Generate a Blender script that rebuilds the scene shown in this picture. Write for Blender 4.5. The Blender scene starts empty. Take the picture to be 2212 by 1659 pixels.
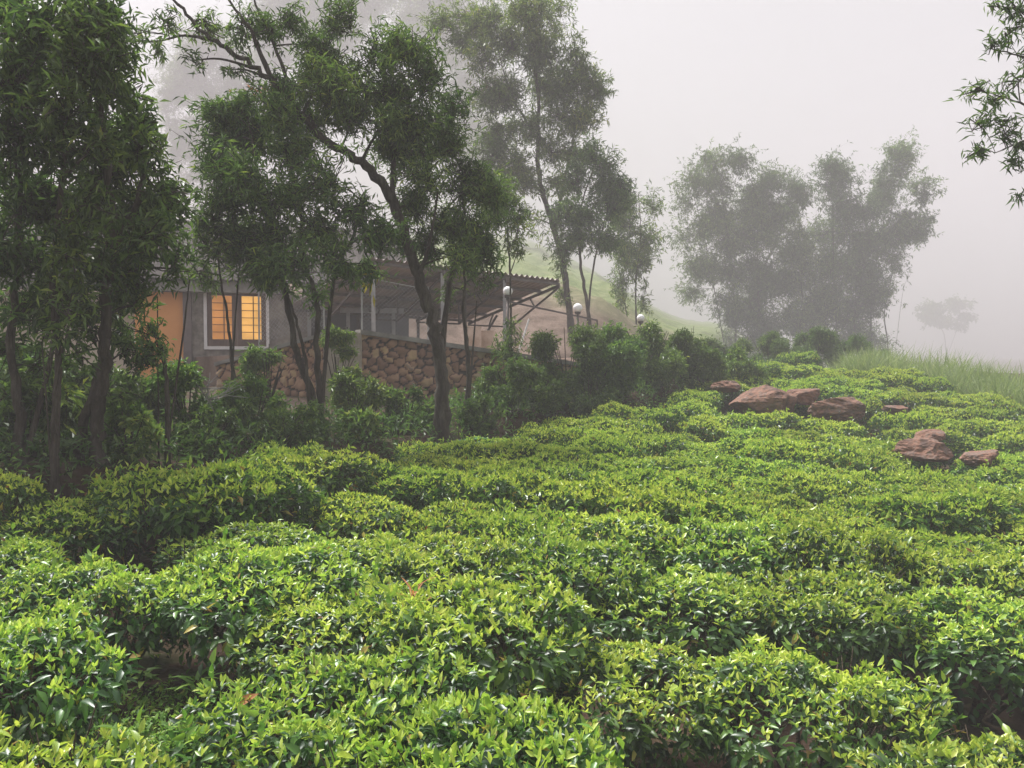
import bpy, math, random
import numpy as np
from mathutils import Vector

random.seed(7)
R = np.random.default_rng(11)
SC = bpy.context.scene
COL = SC.collection

# ------------------------------------------------------------------ camera
EYE = np.array((0.0, 0.0, 1.85))
PITCH = math.radians(-2.0)
FPX = 773.0 / 1024.0 * 2212.0           # focal length in units of the 2212 px wide view used for measuring
cam = bpy.data.cameras.new("camera")
cam.angle = 2 * math.atan(512 / 773.0)
cam.clip_start, cam.clip_end = 0.05, 2000
cam_ob = bpy.data.objects.new("camera", cam)
cam_ob.location = EYE
cam_ob.rotation_euler = (math.radians(90) + PITCH, 0, 0)
COL.objects.link(cam_ob)
SC.camera = cam_ob

# ------------------------------------------------------------------ sky, sun, exposure
SUN_EL, SUN_AZ = math.radians(60), math.radians(-42)      # azimuth from +Y towards +X
world = bpy.data.worlds.new("World")
SC.world = world
world.use_nodes = True
wn, wl = world.node_tree.nodes, world.node_tree.links
wn.clear()
sky = wn.new("ShaderNodeTexSky")
sky.sky_type = 'NISHITA'
sky.sun_disc = False
sky.sun_elevation = SUN_EL
sky.sun_rotation = SUN_AZ
sky.dust_density = 4.0
hsv = wn.new("ShaderNodeHueSaturation")                   # an overcast sky: almost no blue left
hsv.inputs["Saturation"].default_value = 0.16
bg = wn.new("ShaderNodeBackground")
bg.inputs["Strength"].default_value = 0.082
wo = wn.new("ShaderNodeOutputWorld")
wl.new(sky.outputs[0], hsv.inputs["Color"])
wl.new(hsv.outputs[0], bg.inputs["Color"])
wl.new(bg.outputs[0], wo.inputs["Surface"])

sun = bpy.data.lights.new("sun", 'SUN')
sun.energy = 5.0
sun.angle = math.radians(20)
sun.color = (1.0, 0.98, 0.95)
sun_ob = bpy.data.objects.new("sun", sun)
sd = Vector((math.sin(SUN_AZ) * math.cos(SUN_EL), math.cos(SUN_AZ) * math.cos(SUN_EL), math.sin(SUN_EL)))
sun_ob.rotation_euler = sd.to_track_quat('Z', 'Y').to_euler()
sun_ob.location = sd * 60
COL.objects.link(sun_ob)

SC.view_settings.view_transform = 'Standard'
SC.view_settings.look = 'None'
SC.view_settings.exposure = 1.55
SC.view_settings.gamma = 1.0
SC.view_settings.use_curve_mapping = False
cy = SC.cycles
cy.max_bounces = 8
cy.diffuse_bounces = 4
cy.glossy_bounces = 2
cy.transmission_bounces = 4
cy.volume_bounces = 2
cy.transparent_max_bounces = 8
cy.caustics_reflective = cy.caustics_refractive = False
cy.use_denoising = True
cy.sample_clamp_indirect = 6

# ------------------------------------------------------------------ helpers
def ray(px, py):
    xc, yc = (px - 1106) / FPX, (829.5 - py) / FPX
    c, s = math.cos(PITCH), math.sin(PITCH)
    return np.array((xc, c - yc * s, s + yc * c))

def P(px, py, d):
    """world point seen at (px, py) of the 2212 px wide view, at distance d along +Y"""
    r = ray(px, py)
    return EYE + r * (d / r[1])

def project(p):
    """inverse of P: pixel of a world point"""
    c, s = math.cos(PITCH), math.sin(PITCH)
    x, y, z = p[0], p[1], p[2] - EYE[2]
    f, u = y * c + z * s, -y * s + z * c
    return 1106 + FPX * x / f, 829.5 - FPX * u / f

def sstep(a, b, x):
    t = np.clip((x - a) / (b - a), 0, 1)
    return t * t * (3 - 2 * t)

# field edge (x, y), from the trees over the thicket and the ridge to the east
EDGE = [(-14, 5.6), (-8, 7.0), (-5.2, 7.9), (-3.3, 9.7), (-1.4, 12.4), (0.6, 15.6), (3.2, 17.6), (6.2, 23.5), (9.0, 26.0), (11.6, 24.0), (13.4, 16.0), (17, 9.0)]
def edge_y(x): return np.interp(x, [e[0] for e in EDGE], [e[1] for e in EDGE])

def G(x, y):
    """height of the ground"""
    x, y = np.asarray(x, float), np.asarray(y, float)
    lim = 16 + 11 * sstep(0.5, 6, x)
    yy = np.minimum(np.maximum(y, 2.5), lim)
    z = -0.50 + 0.02 * yy - 0.04 * np.clip(x, -9, 12) + 0.13 * np.maximum(0, yy - 14)
    z = z + 0.68 * sstep(-0.15, 1.0, y - edge_y(x)) * sstep(8.5, 5.0, x)
    z = z - 0.16 * np.maximum(0, y - 29) * sstep(3, 11, x) * np.exp(-np.maximum(0, y - 29) / 60)
    z = z + 0.03 * np.sin(x * 1.7 + 0.6 * y) + 0.03 * np.sin(1.3 * y - 0.7 * x + 1.0)
    return z

def prop(o, label=None, cat=None, group=None, kind=None):
    for k, v in (("label", label), ("category", cat), ("group", group), ("kind", kind)):
        if v: o[k] = v
    return o

def empty(name, loc, label=None, cat=None, group=None):
    o = bpy.data.objects.new(name, None)
    o.empty_display_size = 0.3
    o.location = loc
    COL.objects.link(o)
    return prop(o, label, cat, group)

class MB:
    """collects triangles with a tone per vertex and a material index per face"""
    def __init__(s): s.V, s.F, s.T, s.M, s.n = [], [], [], [], 0
    def add(s, V, F, tone=0.5, mat=0):
        V = np.asarray(V, float).reshape(-1, 3); F = np.asarray(F, int).reshape(-1, 3)
        s.V.append(V); s.F.append(F + s.n)
        s.T.append(np.broadcast_to(np.asarray(tone, float), (len(V),)))
        s.M.append(np.full(len(F), mat, int)); s.n += len(V)
    def box(s, a, b, tone=0.5, mat=0, frame=None):
        (x0, y0, z0), (x1, y1, z1) = a, b
        V = np.array([(x, y, z) for z in (z0, z1) for y in (y0, y1) for x in (x0, x1)], float)
        if frame is not None: V = frame(V)
        F = [(0,2,3),(0,3,1),(4,5,7),(4,7,6),(0,1,5),(0,5,4),(2,6,7),(2,7,3),(0,4,6),(0,6,2),(1,3,7),(1,7,5)]
        s.add(V, F, tone, mat)
    def bar(s, p, q, w, h=None, tone=0.5, mat=0):
        """a square bar from p to q"""
        p, q = np.asarray(p, float), np.asarray(q, float); h = h or w
        d = q - p; d /= np.linalg.norm(d)
        a = np.cross(d, (0, 0, 1.0)); a = a if np.linalg.norm(a) > 1e-3 else np.array((1.0, 0, 0)); a /= np.linalg.norm(a)
        b = np.cross(a, d)
        V = [c + a * i * w / 2 + b * j * h / 2 for c in (p, q) for i, j in ((-1,-1),(1,-1),(1,1),(-1,1))]
        s.add(V, [(0,4,5),(0,5,1),(1,5,6),(1,6,2),(2,6,7),(2,7,3),(3,7,4),(3,4,0),(0,1,2),(0,2,3),(4,6,5),(4,7,6)], tone, mat)
    def tube(s, pts, rad, n=6, tone=0.5, mat=0, cap=False):
        pts = np.asarray(pts, float); k = len(pts)
        rad = np.broadcast_to(np.asarray(rad, float), (k,))
        t = np.gradient(pts, axis=0); t /= np.linalg.norm(t, axis=1)[:, None] + 1e-9
        m = np.abs(t.mean(0)); ref = np.eye(3)[int(np.argmin(m))]
        a = np.cross(t, ref); a /= np.linalg.norm(a, axis=1)[:, None] + 1e-9
        b = np.cross(t, a)
        ang = np.arange(n) * 2 * math.pi / n
        V = pts[:, None] + rad[:, None, None] * (a[:, None] * np.cos(ang)[None, :, None] + b[:, None] * np.sin(ang)[None, :, None])
        i = np.arange(k - 1)[:, None] * n + np.arange(n)[None]
        j = np.arange(k - 1)[:, None] * n + (np.arange(n)[None] + 1) % n
        F = np.stack([np.stack([i, j, j + n], -1), np.stack([i, j + n, i + n], -1)]).reshape(-1, 3)
        V = V.reshape(-1, 3)
        if cap:
            V = np.vstack([V, pts[:1], pts[-1:]]); c0, c1 = k * n, k * n + 1
            F = np.vstack([F] + [[(c0, (q + 1) % n, q), (c1, (k - 1) * n + q, (k - 1) * n + (q + 1) % n)] for q in range(n)])
        s.add(V, F, tone, mat)
    def leaves(s, p, d, nrm, L, W, tone, lod=1, curl=0.25, fold=0.25, mat=0, old=0.0):
        p = np.asarray(p, float); n = len(p)
        if n == 0: return
        d = d / (np.linalg.norm(d, axis=1)[:, None] + 1e-9)
        sd_ = np.cross(d, nrm); sd_ /= np.linalg.norm(sd_, axis=1)[:, None] + 1e-9
        nn = np.cross(sd_, d)
        L = np.broadcast_to(np.asarray(L, float), (n,))[:, None]; W = np.broadcast_to(np.asarray(W, float), (n,))[:, None]
        tone = np.broadcast_to(np.asarray(tone, float), (n,))
        if old: tone = np.where(R.uniform(size=n) < old, R.uniform(0.975, 1.0, n), np.minimum(tone, 0.96))
        def at(t, w, up=0.0):
            return p + d * L * t + sd_ * W * w + nn * (np.abs(w) * W * fold * 2 - curl * L * t * t + up)
        if lod == 2:
            S = [at(0, 0), at(.36, -.5), at(.36, 0), at(.36, .5), at(.72, -.36), at(.72, 0), at(.72, .36), at(1, 0)]
            F = np.array([(0,2,1),(0,3,2),(1,2,5),(1,5,4),(2,3,6),(2,6,5),(4,5,7),(5,6,7)])
        else:
            S = [at(0, 0), at(.45, -.5), at(1, 0), at(.45, .5)]
            F = np.array([(0,2,1),(0,3,2)])
        m = len(S)
        V = np.stack(S, 1).reshape(-1, 3)
        FF = (np.arange(n)[:, None, None] * m + F[None]).reshape(-1, 3)
        s.add(V, FF, np.repeat(tone, m), mat)
    def build(s, name, mats, parent=None, origin=None, smooth=False, label=None):
        V = np.concatenate(s.V); F = np.concatenate(s.F); T = np.concatenate(s.T); M = np.concatenate(s.M)
        if origin is not None: V = V - np.asarray(origin)
        me = bpy.data.meshes.new(name)
        me.vertices.add(len(V)); me.vertices.foreach_set("co", V.astype(np.float32).ravel())
        me.loops.add(len(F) * 3); me.loops.foreach_set("vertex_index", F.astype(np.int32).ravel())
        me.polygons.add(len(F)); me.polygons.foreach_set("loop_start", np.arange(len(F), dtype=np.int32) * 3)
        mats = mats if isinstance(mats, (list, tuple)) else [mats]
        for m in mats: me.materials.append(m)
        if len(mats) > 1: me.polygons.foreach_set("material_index", M.astype(np.int32))
        me.polygons.foreach_set("use_smooth", np.full(len(F), bool(smooth)))
        at = me.attributes.new("tone", 'FLOAT', 'POINT'); at.data.foreach_set("value", T.astype(np.float32))
        me.update(calc_edges=True)
        o = bpy.data.objects.new(name, me)
        COL.objects.link(o)
        if parent is not None: o.parent = parent
        if label: o["label"] = label
        return o

def unit(v):
    v = np.asarray(v, float); return v / (np.linalg.norm(v, axis=-1, keepdims=True) + 1e-9)

def rdir(n): return unit(R.normal(size=(n, 3)))

# ------------------------------------------------------------------ materials
def mat_base(name):
    m = bpy.data.materials.new(name); m.use_nodes = True
    nt = m.node_tree; nt.nodes.clear()
    out = nt.nodes.new("ShaderNodeOutputMaterial")
    return m, nt.nodes, nt.links, out

def ramp_node(N, stops):
    r = N.new("ShaderNodeValToRGB"); e = r.color_ramp.elements
    while len(e) < len(stops): e.new(0.5)
    for el, (p, c) in zip(e, stops): el.position = p; el.color = (*c, 1)
    return r

def leaf_mat(name, stops, rough=0.4, trans=0.35, tint=0.25, spec=0.45, yellow=(1.25, 1.3, 0.9)):
    m, N, L, out = mat_base(name)
    at = N.new("ShaderNodeAttribute"); at.attribute_name = "tone"
    r = ramp_node(N, stops); L.new(at.outputs["Fac"], r.inputs[0])
    oi = N.new("ShaderNodeObjectInfo")
    hv = N.new("ShaderNodeHueSaturation")
    mr = N.new("ShaderNodeMapRange"); mr.inputs["To Min"].default_value = 1 - tint; mr.inputs["To Max"].default_value = 1 + tint
    L.new(oi.outputs["Random"], mr.inputs["Value"]); L.new(mr.outputs[0], hv.inputs["Value"])
    mh = N.new("ShaderNodeMapRange"); mh.inputs["To Min"].default_value = 0.488; mh.inputs["To Max"].default_value = 0.512
    fr = N.new("ShaderNodeMath"); fr.operation = 'FRACT'; mu = N.new("ShaderNodeMath"); mu.operation = 'MULTIPLY'; mu.inputs[1].default_value = 7.3
    L.new(oi.outputs["Random"], mu.inputs[0]); L.new(mu.outputs[0], fr.inputs[0]); L.new(fr.outputs[0], mh.inputs["Value"]); L.new(mh.outputs[0], hv.inputs["Hue"])
    L.new(r.outputs[0], hv.inputs["Color"])
    b = N.new("ShaderNodeBsdfPrincipled"); b.inputs["Roughness"].default_value = rough
    b.inputs["Specular IOR Level"].default_value = spec
    L.new(hv.outputs[0], b.inputs["Base Color"])
    t = N.new("ShaderNodeBsdfTranslucent")
    vm = N.new("ShaderNodeMix"); vm.data_type = 'RGBA'; vm.blend_type = 'MULTIPLY'; vm.inputs[0].default_value = 1.0
    vm.inputs[7].default_value = (*yellow, 1); L.new(hv.outputs[0], vm.inputs[6]); L.new(vm.outputs[2], t.inputs["Color"])
    mx = N.new("ShaderNodeMixShader"); mx.inputs[0].default_value = trans
    L.new(b.outputs[0], mx.inputs[1]); L.new(t.outputs[0], mx.inputs[2]); L.new(mx.outputs[0], out.inputs["Surface"])
    return m

def noise_mat(name, stops, scale=6.0, detail=6, rough=0.85, bump=0.3, bscale=None, spec=0.3, stretch=None, tone=False):
    """object-space noise through a colour ramp, with bump; tone=True mixes in the tone attribute"""
    m, N, L, out = mat_base(name)
    tc = N.new("ShaderNodeTexCoord"); src = tc.outputs["Object"]
    if stretch:
        mp = N.new("ShaderNodeMapping"); mp.inputs["Scale"].default_value = stretch; L.new(src, mp.inputs[0]); src = mp.outputs[0]
    n = N.new("ShaderNodeTexNoise"); n.inputs["Scale"].default_value = scale; n.inputs["Detail"].default_value = detail; n.inputs["Roughness"].default_value = 0.62
    L.new(src, n.inputs["Vector"])
    r = ramp_node(N, stops)
    if tone:
        at = N.new("ShaderNodeAttribute"); at.attribute_name = "tone"
        ad = N.new("ShaderNodeMath"); ad.operation = 'ADD'; sb = N.new("ShaderNodeMath"); sb.operation = 'SUBTRACT'; sb.inputs[1].default_value = 0.5
        L.new(n.outputs[0], sb.inputs[0]); L.new(sb.outputs[0], ad.inputs[0]); L.new(at.outputs["Fac"], ad.inputs[1]); L.new(ad.outputs[0], r.inputs[0])
    else:
        L.new(n.outputs[0], r.inputs[0])
    b = N.new("ShaderNodeBsdfPrincipled"); b.inputs["Roughness"].default_value = rough; b.inputs["Specular IOR Level"].default_value = spec
    L.new(r.outputs[0], b.inputs["Base Color"])
    if bump:
        n2 = N.new("ShaderNodeTexNoise"); n2.inputs["Scale"].default_value = bscale or scale * 4; n2.inputs["Detail"].default_value = 5
        L.new(src, n2.inputs["Vector"])
        bp = N.new("ShaderNodeBump"); bp.inputs["Strength"].default_value = bump; bp.inputs["Distance"].default_value = 0.05
        L.new(n2.outputs[0], bp.inputs["Height"]); L.new(bp.outputs[0], b.inputs["Normal"])
    L.new(b.outputs[0], out.inputs["Surface"])
    return m

TEA = leaf_mat("tea_leaf", [(0.0, (0.016, 0.040, 0.014)), (0.35, (0.042, 0.098, 0.028)), (0.62, (0.135, 0.260, 0.044)), (0.84, (0.35, 0.48, 0.070)), (0.965, (0.54, 0.61, 0.12)), (0.985, (0.42, 0.33, 0.08)), (1.0, (0.20, 0.095, 0.035))],
               rough=0.34, trans=0.38, tint=0.16, spec=0.55)
ACACIA = leaf_mat("acacia_leaf", [(0.0, (0.022, 0.052, 0.014)), (0.5, (0.105, 0.178, 0.044)), (0.85, (0.235, 0.32, 0.072)), (1.0, (0.36, 0.40, 0.08))],
                  rough=0.40, trans=0.40, tint=0.10)
SHRUB = leaf_mat("shrub_leaf", [(0.0, (0.022, 0.050, 0.015)), (0.5, (0.095, 0.170, 0.040)), (0.85, (0.225, 0.315, 0.065)), (1.0, (0.33, 0.37, 0.09))],
                 rough=0.42, trans=0.34, tint=0.15)
WEED = leaf_mat("weed_leaf", [(0.0, (0.06, 0.13, 0.02)), (0.5, (0.17, 0.30, 0.045)), (0.85, (0.32, 0.42, 0.07)), (1.0, (0.40, 0.36, 0.12))], rough=0.5, trans=0.35, tint=0.1)
GRASS = leaf_mat("ridge_grass", [(0.0, (0.10, 0.15, 0.05)), (0.5, (0.17, 0.23, 0.075)), (1.0, (0.33, 0.36, 0.16))], rough=0.6, trans=0.35, tint=0.05)
DEAD = leaf_mat("dead_leaf", [(0.0, (0.20, 0.06, 0.025)), (0.5, (0.36, 0.11, 0.045)), (1.0, (0.48, 0.22, 0.08))], rough=0.7, trans=0.3, tint=0.05, yellow=(1.2, 1.0, 0.8))
YELLOW = leaf_mat("yellow_leaf", [(0.0, (0.30, 0.28, 0.03)), (1.0, (0.55, 0.46, 0.06))], rough=0.5, trans=0.35, tint=0.02, yellow=(1.1, 1.1, 0.8))
BROAD = leaf_mat("broad_leaf", [(0.0, (0.05, 0.14, 0.07)), (1.0, (0.11, 0.25, 0.13))], rough=0.4, trans=0.3, tint=0.02, yellow=(1.1, 1.2, 0.9))
BARK = noise_mat("bark", [(0.25, (0.022, 0.017, 0.013)), (0.5, (0.060, 0.048, 0.038)), (0.68, (0.12, 0.105, 0.085)), (0.8, (0.22, 0.21, 0.18))], scale=3.5, rough=0.9, bump=0.8, bscale=18, stretch=(3, 3, 0.7))
STEM = noise_mat("tea_stem", [(0.3, (0.035, 0.024, 0.016)), (0.7, (0.12, 0.09, 0.065))], scale=14, rough=0.9, bump=0.5)
SOIL = noise_mat("soil", [(0.28, (0.018, 0.012, 0.008)), (0.5, (0.052, 0.031, 0.020)), (0.64, (0.040, 0.050, 0.018)), (0.8, (0.07, 0.09, 0.025))], scale=1.6, detail=9, rough=0.95, bump=0.9, bscale=9, spec=0.15)
ROCK = noise_mat("red_rock", [(0.28, (0.045, 0.032, 0.028)), (0.42, (0.11, 0.068, 0.054)), (0.50, (0.20, 0.105, 0.072)), (0.57, (0.125, 0.092, 0.078)), (0.63, (0.26, 0.145, 0.10)), (0.68, (0.17, 0.145, 0.125)), (0.76, (0.55, 0.52, 0.48))], scale=2.6, detail=12, rough=0.95, bump=1.0, bscale=8)
CONCRETE = noise_mat("concrete", [(0.3, (0.15, 0.145, 0.135)), (0.7, (0.31, 0.30, 0.28))], scale=3, rough=0.9, bump=0.3)
PLASTER = noise_mat("plaster", [(0.3, (0.24, 0.21, 0.17)), (0.55, (0.42, 0.37, 0.31)), (0.75, (0.20, 0.20, 0.15))], scale=2.5, rough=0.9, bump=0.3)
ORANGE = noise_mat("orange_paint", [(0.3, (0.72, 0.31, 0.10)), (0.7, (0.80, 0.37, 0.13))], scale=1.2, rough=0.8, bump=0.1)
CREAM = noise_mat("cream_paint", [(0.3, (0.55, 0.45, 0.34)), (0.7, (0.66, 0.58, 0.48))], scale=1.2, rough=0.85, bump=0.1)
PURPLE = noise_mat("dark_grey_paint", [(0.3, (0.13, 0.10, 0.10)), (0.7, (0.19, 0.155, 0.15))], scale=2, rough=0.8, bump=0.1)
WHITE = noise_mat("white_paint", [(0.3, (0.66, 0.64, 0.64)), (0.7, (0.80, 0.78, 0.78))], scale=4, rough=0.6, bump=0.05)
WOOD = noise_mat("brown_wood", [(0.3, (0.085, 0.050, 0.040)), (0.7, (0.15, 0.095, 0.075))], scale=5, rough=0.6, bump=0.2, stretch=(6, 6, 0.6))
CLAD = noise_mat("stone_cladding", [(0.3, (0.14, 0.125, 0.11)), (0.5, (0.25, 0.22, 0.195)), (0.7, (0.37, 0.33, 0.28))], scale=3.2, detail=4, rough=0.9, bump=0.6, bscale=7)
ROOF = noise_mat("roof_sheet", [(0.3, (0.045, 0.039, 0.037)), (0.7, (0.085, 0.075, 0.071))], scale=1.5, rough=0.95, bump=0.2, spec=0.08)
CANOPY = noise_mat("canopy_sheet", [(0.3, (0.26, 0.215, 0.205)), (0.7, (0.40, 0.34, 0.325))], scale=1.2, rough=0.7, bump=0.1)
STEEL = noise_mat("dark_steel", [(0.3, (0.075, 0.062, 0.06)), (0.7, (0.13, 0.11, 0.105))], scale=4, rough=0.6, bump=0.1)
PIPE = noise_mat("galvanised_pipe", [(0.3, (0.26, 0.26, 0.27)), (0.7, (0.40, 0.40, 0.41))], scale=6, rough=0.5, bump=0.05)
GLOBE = noise_mat("opal_globe", [(0.3, (0.82, 0.81, 0.82)), (0.7, (0.88, 0.87, 0.88))], scale=2, rough=0.3, bump=0)
CARTON = noise_mat("carton", [(0.3, (0.42, 0.30, 0.22)), (0.55, (0.62, 0.50, 0.42)), (0.75, (0.34, 0.22, 0.17))], scale=2.6, rough=0.9, bump=0.2)
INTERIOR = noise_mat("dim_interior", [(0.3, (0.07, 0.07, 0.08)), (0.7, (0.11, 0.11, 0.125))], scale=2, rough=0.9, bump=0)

def stone_wall_mat():
    m, N, L, out = mat_base("rubble_stone")
    at = N.new("ShaderNodeAttribute"); at.attribute_name = "tone"
    r = ramp_node(N, [(0.0, (0.035, 0.026, 0.022)), (0.06, (0.07, 0.05, 0.04)), (0.10, (0.20, 0.12, 0.085)), (0.35, (0.32, 0.185, 0.125)), (0.6, (0.40, 0.25, 0.165)), (0.8, (0.48, 0.34, 0.19)), (0.92, (0.26, 0.19, 0.155)), (1.0, (0.50, 0.39, 0.26))])
    L.new(at.outputs["Fac"], r.inputs[0])
    tc = N.new("ShaderNodeTexCoord"); n = N.new("ShaderNodeTexNoise"); n.inputs["Scale"].default_value = 7; n.inputs["Detail"].default_value = 7
    L.new(tc.outputs["Object"], n.inputs["Vector"])
    mr = N.new("ShaderNodeMapRange"); mr.inputs["To Min"].default_value = 0.55; mr.inputs["To Max"].default_value = 1.4
    L.new(n.outputs[0], mr.inputs["Value"])
    hv = N.new("ShaderNodeHueSaturation"); L.new(r.outputs[0], hv.inputs["Color"]); L.new(mr.outputs[0], hv.inputs["Value"])
    b = N.new("ShaderNodeBsdfPrincipled"); b.inputs["Roughness"].default_value = 0.9; b.inputs["Specular IOR Level"].default_value = 0.25
    L.new(hv.outputs[0], b.inputs["Base Color"])
    bp = N.new("ShaderNodeBump"); bp.inputs["Strength"].default_value = 0.5; bp.inputs["Distance"].default_value = 0.03
    L.new(n.outputs[0], bp.inputs["Height"]); L.new(bp.outputs[0], b.inputs["Normal"])
    L.new(b.outputs[0], out.inputs["Surface"])
    return m
STONE = stone_wall_mat()

def lit_mat(name, col, strength):
    m, N, L, out = mat_base(name)
    tc = N.new("ShaderNodeTexCoord"); n = N.new("ShaderNodeTexNoise"); n.inputs["Scale"].default_value = 1.6
    L.new(tc.outputs["Object"], n.inputs["Vector"])
    r = ramp_node(N, [(0.35, tuple(c * 0.6 for c in col)), (0.65, col)]); L.new(n.outputs[0], r.inputs[0])
    b = N.new("ShaderNodeBsdfPrincipled"); b.inputs["Roughness"].default_value = 0.15
    b.inputs["Base Color"].default_value = (*[c * 0.4 for c in col], 1)
    L.new(r.outputs[0], b.inputs["Emission Color"]); b.inputs["Emission Strength"].default_value = strength
    L.new(b.outputs[0], out.inputs["Surface"])
    return m
LIT = lit_mat("lit_room_behind_glass", (0.95, 0.40, 0.11), 0.19)
LITB = lit_mat("bright_room_behind_glass", (1.0, 0.52, 0.13), 0.33)

# ------------------------------------------------------------------ ground and hillside
def grid(name, xs, ys, fz, mat, kind="structure"):
    X, Y = np.meshgrid(xs, ys); Z = fz(X, Y)
    V = np.stack([X, Y, Z], -1).reshape(-1, 3); nx = len(xs)
    i = (np.arange(len(ys) - 1)[:, None] * nx + np.arange(nx - 1)[None]).ravel()
    F = np.concatenate([np.stack([i, i + 1, i + nx + 1], -1), np.stack([i, i + nx + 1, i + nx], -1)])
    mb = MB(); mb.add(V, F); o = mb.build(name, mat, smooth=True)
    return prop(o, kind=kind)

def axis(lo, hi, a, b, fine, coarse):
    return np.concatenate([np.arange(lo, a, coarse), np.arange(a, b, fine), np.arange(b, hi + .1, coarse)])

def Gn(x, y):
    return G(x, y) + 0.025 * np.sin(5.1 * x + 2 * np.sin(3 * y)) * np.sin(4.3 * y)
grid("ground", axis(-238, 238, -16, 20, 0.25, 7), axis(-48, 556, 0, 34, 0.25, 7), Gn, SOIL)

def hill_mat():
    m, N, L, out = mat_base("hillside")
    tc = N.new("ShaderNodeTexCoord")
    n = N.new("ShaderNodeTexNoise"); n.inputs["Scale"].default_value = 0.35; n.inputs["Detail"].default_value = 8; L.new(tc.outputs["Object"], n.inputs["Vector"])
    sp = N.new("ShaderNodeSeparateXYZ"); L.new(tc.outputs["Object"], sp.inputs[0])
    ad = N.new("ShaderNodeMath"); ad.operation = 'MULTIPLY_ADD'; ad.inputs[1].default_value = 3.2
    L.new(n.outputs[0], ad.inputs[0])
    sx_ = N.new("ShaderNodeMath"); sx_.operation = 'MULTIPLY_ADD'; sx_.inputs[1].default_value = 0.42; L.new(sp.outputs[0], sx_.inputs[0]); L.new(sp.outputs[2], sx_.inputs[2]); L.new(sx_.outputs[0], ad.inputs[2])
    mr = N.new("ShaderNodeMapRange"); mr.inputs["From Min"].default_value = 6.6; mr.inputs["From Max"].default_value = 9.4; L.new(ad.outputs[0], mr.inputs["Value"])
    n2 = N.new("ShaderNodeTexNoise"); n2.inputs["Scale"].default_value = 1.1; n2.inputs["Detail"].default_value = 13; n2.inputs["Roughness"].default_value = 0.75; L.new(tc.outputs["Object"], n2.inputs["Vector"])
    soil = ramp_node(N, [(0.3, (0.075, 0.055, 0.04)), (0.5, (0.16, 0.115, 0.09)), (0.72, (0.27, 0.205, 0.17))]); L.new(n2.outputs[0], soil.inputs[0])
    gr = ramp_node(N, [(0.3, (0.07, 0.10, 0.04)), (0.5, (0.15, 0.185, 0.075)), (0.7, (0.26, 0.26, 0.14))]); L.new(n2.outputs[0], gr.inputs[0])
    mx = N.new("ShaderNodeMix"); mx.data_type = 'RGBA'; L.new(mr.outputs[0], mx.inputs[0]); L.new(soil.outputs[0], mx.inputs[6]); L.new(gr.outputs[0], mx.inputs[7])
    b = N.new("ShaderNodeBsdfPrincipled"); b.inputs["Roughness"].default_value = 0.95; b.inputs["Specular IOR Level"].default_value = 0.1
    L.new(mx.outputs[2], b.inputs["Base Color"])
    bp = N.new("ShaderNodeBump"); bp.inputs["Strength"].default_value = 0.8; bp.inputs["Distance"].default_value = 0.2; L.new(n2.outputs[0], bp.inputs["Height"]); L.new(bp.outputs[0], b.inputs["Normal"])
    L.new(b.outputs[0], out.inputs["Surface"])
    return m

def hill_z(x, y):
    a = x / y
    f2 = sstep(0.36, 0.25, a) * sstep(29.5, 31.5, y); f = sstep(0.25, -0.02, a)
    bank = (0.9 + 2.3 * sstep(0.24, 0.10, a)) * sstep(31, 38, y + 0.8 * np.sin(0.7 * x))
    lump = 0.3 * np.sin(0.35 * x + 0.2 * y) + 0.3 * np.sin(0.5 * y - 0.3 * x) + 0.25 * np.sin(1.3 * x + 0.4 * y)
    return -4.5 + f2 * (6.1 + bank + 0.6 * lump * sstep(31, 36, y)) + (0.05 + 0.115 * f) * np.maximum(0, y - 39) + f * lump * sstep(36, 44, y)
grid("hillside", np.arange(-110, 60, 0.9), np.concatenate([np.arange(29, 46, 0.5), np.arange(46, 330, 3.0)]), hill_z, hill_mat())

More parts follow.
